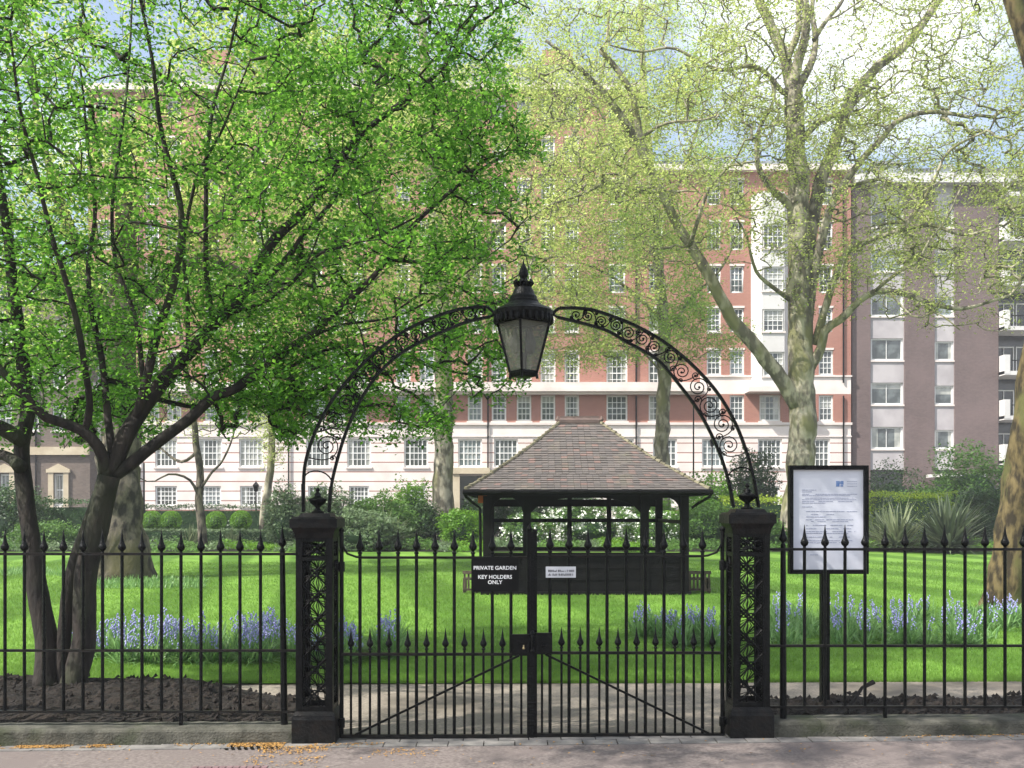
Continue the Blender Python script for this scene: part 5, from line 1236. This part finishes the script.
P2Y = 23.3
tree('old_plane_tree', 'huge old plane trunk with flaring foot behind the dark front tree', (X_(122, P2Y), P2Y, 0), [
 ([(122, 582), (122, 560), (121, 530), (121, 500), (122, 460), (123, 400), (122, 340), (122, 290), (125, 240), (126, 200), (122, 160), (119, 120)], P2Y, P2Y, .56, .17),
 ([(124, 320), (140, 300), (160, 285), (180, 270), (210, 262), (240, 275), (270, 285), (310, 270), (350, 230), (380, 180)], P2Y, P2Y+1, .24, .05),
 ([(122, 330), (100, 300), (80, 260), (60, 200), (40, 130), (30, 50)], P2Y, P2Y+1, .2, .05),
 ([(200, 264), (220, 220), (250, 160), (290, 90), (300, 10)], P2Y, P2Y+2, .1, .04),
 ([(100, 590), (107, 572), (112, 545), (118, 500)], P2Y-.1, P2Y, .20, .30), ([(152, 588), (142, 570), (132, 540), (125, 500)], P2Y-.1, P2Y, .16, .30)],
 [B(150, 120, P2Y+1, 6.5, 4, 5, 900), B(300, 200, P2Y+1.5, 4, 3.5, 4, 520), B(40, 260, P2Y+1, 3.5, 3, 3.5, 300)], 'bark_old', 'leaf_lime', .10, 34, .30, .007, 33, leafspread=.22, clump=-.1, nscale=.5, wob=.3, sides=18, flare=(1, .42, .7))

T7 = 40.0
def lm(pl, y1, r0, r1, y0=0): return (pl, T7+y0, T7+y1, r0, r1)
L7 = [
 lm([(795, 556), (796, 530), (799, 500), (801, 460), (803, 410), (801, 370), (800, 320), (799, 270), (799, 220), (798, 170), (794, 120), (792, 88)], 0, .62, .36),
 lm([(793, 100), (788, 70), (778, 42), (765, 15), (752, -20), (735, -80)], 1, .26, .12), lm([(792, 92), (799, 60), (806, 25), (803, -20), (800, -80)], -1, .22, .1),
 lm([(786, 60), (798, 30), (798, 0), (790, -40)], 1.5, .16, .07), lm([(800, 85), (812, 60), (815, 40), (812, 10), (816, -30)], 2, .17, .07), lm([(814, 40), (828, 18), (842, 2), (860, -30)], 2, .10, .05),
 lm([(797, 405), (783, 382), (768, 362), (750, 340), (733, 320), (716, 290), (702, 262), (686, 240), (672, 215), (662, 190), (650, 168), (641, 145), (637, 118), (632, 95), (618, 70), (600, 50)], -3, .33, .09),
 lm([(648, 165), (636, 140), (622, 118), (612, 103), (596, 85), (570, 60), (545, 40)], -4, .20, .05, -2), lm([(640, 140), (655, 128), (672, 122), (700, 120), (716, 116)], -4, .07, .03, -2.4), lm([(660, 190), (640, 192), (610, 182), (580, 195), (550, 205), (520, 225)], -4.5, .09, .03, -2),
 lm([(690, 245), (700, 215), (712, 185), (735, 160), (745, 140)], -4.5, .09, .03, -2),
 lm([(805, 310), (808, 270), (811, 225), (820, 185), (833, 150), (843, 118), (852, 96), (868, 76), (885, 60), (900, 50), (917, 32), (930, 12), (945, -10), (970, -60)], 2, .34, .12),
 lm([(838, 130), (845, 110), (850, 90)], 2, .15, .12, 1), lm([(804, 138), (812, 128), (824, 119), (838, 114), (850, 108), (862, 95), (878, 85)], 1, .14, .07),
 lm([(806, 330), (815, 270), (825, 225), (838, 192), (852, 172), (866, 155), (880, 140), (895, 123), (915, 114), (940, 112), (975, 118)], -2, .24, .06),
 lm([(798, 215), (784, 200), (772, 190), (760, 172), (756, 150), (760, 125), (772, 105), (775, 80)], -2, .17, .05), lm([(797, 95), (783, 92), (768, 75), (750, 66), (722, 70), (700, 62), (672, 48), (640, 52), (610, 45)], -2, .12, .03), lm([(795, 112), (775, 102), (770, 80), (752, 88)], 1, .08, .03),
 lm([(808, 372), (820, 350), (826, 330), (842, 318), (858, 302), (878, 291), (905, 294), (930, 303), (958, 309), (985, 303), (1010, 295)], -3, .22, .04), lm([(815, 345), (828, 300), (838, 270), (850, 250), (872, 240), (895, 232), (930, 225), (965, 235), (1000, 225)], -4, .18, .04),
 lm([(875, 291), (888, 280), (905, 268), (918, 262), (930, 240), (948, 215), (960, 190)], -4, .07, .03, -2), lm([(890, 293), (915, 318), (935, 312), (960, 330)], -3.5, .05, .02, -2.4), lm([(900, 232), (920, 205), (935, 180), (950, 150), (990, 130)], -4, .09, .03, -3), lm([(820, 185), (850, 185), (885, 180), (915, 200), (940, 240)], -3, .09, .03, .6),
 lm([(790, 300), (770, 285), (755, 270), (748, 240), (735, 215)], -2, .1, .03)]
tree('large_plane_tree', 'large plane tree with pale mottled trunk and wide arching limbs beside the notice board', (X_(797, T7), T7, 0), L7,
 [B(800, 20, T7, 7, 6, 5, 900), B(900, 170, T7-1, 5.6, 5, 4.6, 1300), B(985, 190, T7-1, 5, 5, 5.5, 1000), B(650, 150, T7-2, 5, 5, 4.2, 1150), B(700, 60, T7-1, 5, 4, 3.6, 500), B(945, 60, T7, 5, 5, 4, 600), B(590, 230, T7-3, 3.6, 3, 3.4, 420), B(760, 190, T7-2, 3, 3, 3, 240), B(900, 280, T7-2, 4.5, 3, 1.4, 170)],
 'bark_plane', 'leaf_lime2', .105, 17, .32, .008, 41, leafspread=.26, clump=-.05, nscale=.42, wob=.12, sides=14, flare=(1, .35, .8), bend=.2, expo=.40)

T5 = 46.0
tree('straight_plane_tree', 'straight trunked plane tree behind the left gate leaf', (X_(443, T5), T5, 0), [
 ([(444, 545), (444, 520), (443, 490), (444, 450), (444, 400), (443, 340), (440, 280), (436, 220), (430, 150), (426, 80), (420, 0)], T5, T5, .52, .2),
 ([(443, 330), (460, 290), (490, 240), (530, 190), (570, 140), (600, 80), (610, 10)], T5, T5-2, .2, .05), ([(441, 300), (420, 260), (390, 210), (350, 150), (330, 80)], T5, T5+2, .2, .05), ([(440, 350), (470, 330), (500, 320), (540, 300), (570, 290)], T5, T5-2, .1, .03), ([(500, 225), (540, 205), (580, 185), (620, 190)], T5-1, T5-3, .08, .03)],
 [B(500, 200, T5, 5.5, 5, 6.5, 1300), B(430, 60, T5, 7, 5, 5, 600), B(360, 200, T5, 5, 5, 6, 600), B(560, 330, T5-1, 3.4, 3, 2.3, 260), B(590, 90, T5, 4, 4, 4, 420)], 'bark_plane', 'leaf_lime', .12, 25, .4, .006, 53, leafspread=.3, clump=-.1, nscale=.36, sides=12, flare=(1, .12, .8), expo=.42)
T6 = 52.0
tree('slender_plane_tree', 'slender straight tree rising behind the shelter roof', (X_(661, T6), T6, 0), [
 ([(661, 540), (661, 500), (661, 450), (663, 400), (664, 350), (662, 300), (656, 240), (650, 170), (645, 110), (642, 50), (640, -20)], T6, T6, .46, .12),
 ([(663, 340), (690, 300), (720, 270), (740, 230)], T6, T6-1, .12, .04), ([(662, 320), (630, 290), (600, 270), (570, 260)], T6, T6-1, .12, .04), ([(655, 230), (680, 180), (700, 120), (720, 60)], T6, T6, .12, .04), ([(650, 200), (620, 150), (590, 90)], T6, T6, .12, .04), ([(663, 375), (640, 350), (610, 345)], T6, T6-1, .07, .03)],
 [B(650, 285, T6-1, 4.6, 4, 4.2, 1000), B(660, 170, T6, 4.6, 4, 5, 620), B(640, 50, T6, 4.5, 4, 4, 300), B(590, 340, T6-1, 2.6, 2, 1.6, 150), B(710, 330, T6-1, 2.2, 2, 1.8, 120)], 'bark_plane', 'leaf_grass', .12, 24, .4, .006, 57, leafspread=.3, clump=-.08, nscale=.36, sides=10, expo=.42)
T3 = 38.5
tree('small_pale_tree', 'small pale leaning trunk rising among the clipped ball bushes', (X_(202, T3), T3, 0), [
 ([(203, 552), (202, 530), (200, 500), (200, 470), (196, 445), (194, 420), (188, 380), (180, 330), (175, 290)], T3, T3, .19, .06),
 ([(200, 500), (190, 480), (170, 474), (152, 482), (140, 478)], T3, T3-1, .07, .02), ([(200, 490), (212, 472), (222, 462), (232, 440), (240, 410)], T3, T3-1, .06, .02), ([(197, 452), (182, 462), (165, 452), (155, 440), (150, 420)], T3, T3+1, .07, .02)],
 [B(190, 370, T3, 2.2, 2, 2.6, 170), B(160, 430, T3, 1.6, 1.4, 1, 40), B(235, 420, T3, 1.3, 1.2, 1, 36)], 'bark_old', 'leaf_lime', .085, 12, .25, .008, 61, leafspread=.2, clump=-.2, nscale=.5)
T4 = 42.5
tree('ivy_clad_tree', 'thin leaning trunk with yellow green sprouts between the ball bushes and the left pillar', (X_(264, T4), T4, 0), [
 ([(262, 550), (264, 520), (268, 490), (272, 450), (272, 420), (274, 390), (278, 350), (282, 300), (290, 250)], T4, T4, .20, .08),
 ([(272, 430), (262, 400), (250, 370), (240, 330)], T4, T4, .07, .03), ([(273, 410), (290, 385), (310, 360)], T4, T4, .07, .03)],
 [B(275, 370, T4, 1.6, 1.5, 3.4, 260), B(272, 440, T4, .6, .6, 1.3, 70), B(310, 300, T4, 2, 2, 2.4, 160)], 'bark_plane', 'leaf_lime', .095, 14, .25, .008, 67, leafspread=.18, clump=-.3, nscale=.5)
T8 = 16.6
tree('leaning_tree', 'golden barked trunk leaning out of the frame at the right edge', (X_(1003, T8), T8, 0), [
 ([(1006, 618), (1006, 600), (1008, 575), (1011, 545), (1016, 510), (1022, 470), (1028, 430), (1033, 390), (1040, 300), (1050, 200), (1045, 100), (1030, 50), (1016, 10), (1005, -40)], T8, T8-.3, .30, .13),
 ([(980, 612), (990, 598), (1000, 572), (1008, 545)], T8-.1, T8, .10, .18), ([(1028, 616), (1022, 600), (1016, 570)], T8-.15, T8, .10, .18), ([(1048, 230), (1090, 150), (1140, 60)], T8, T8+1, .14, .04), ([(1040, 320), (1100, 270), (1180, 220)], T8, T8-1, .1, .04)],
 [B(1190, 60, T8+.5, 2.2, 2.5, 2.2, 200), B(1060, -60, T8+.5, 1.6, 2, .9, 110)], 'bark_gold', 'leaf_lime2', .075, 14, .2, .007, 71, leafspread=.14, clump=-.2, nscale=.6, wob=.25, sides=16, flare=(1, .15, .4))

# ------------------------------------------------------------- thin London air
mb = MB(); mb.box(-95, 95, -12, 100, -1.25, 46)
mh = bpy.data.materials.new('thin_haze'); mh.use_nodes = True; nt = mh.node_tree; nt.nodes.clear()
vo = nt.nodes.new('ShaderNodeVolumePrincipled'); vo.inputs['Color'].default_value = (.93, .95, 1, 1); vo.inputs['Density'].default_value = .0009
ou = nt.nodes.new('ShaderNodeOutputMaterial'); nt.links.new(vo.outputs[0], ou.inputs['Volume'])
hz_ = mb.build('haze', mh); hz_['kind'] = 'stuff'; hz_['label'] = 'thin bright haze over the garden'; hz_['category'] = 'haze'
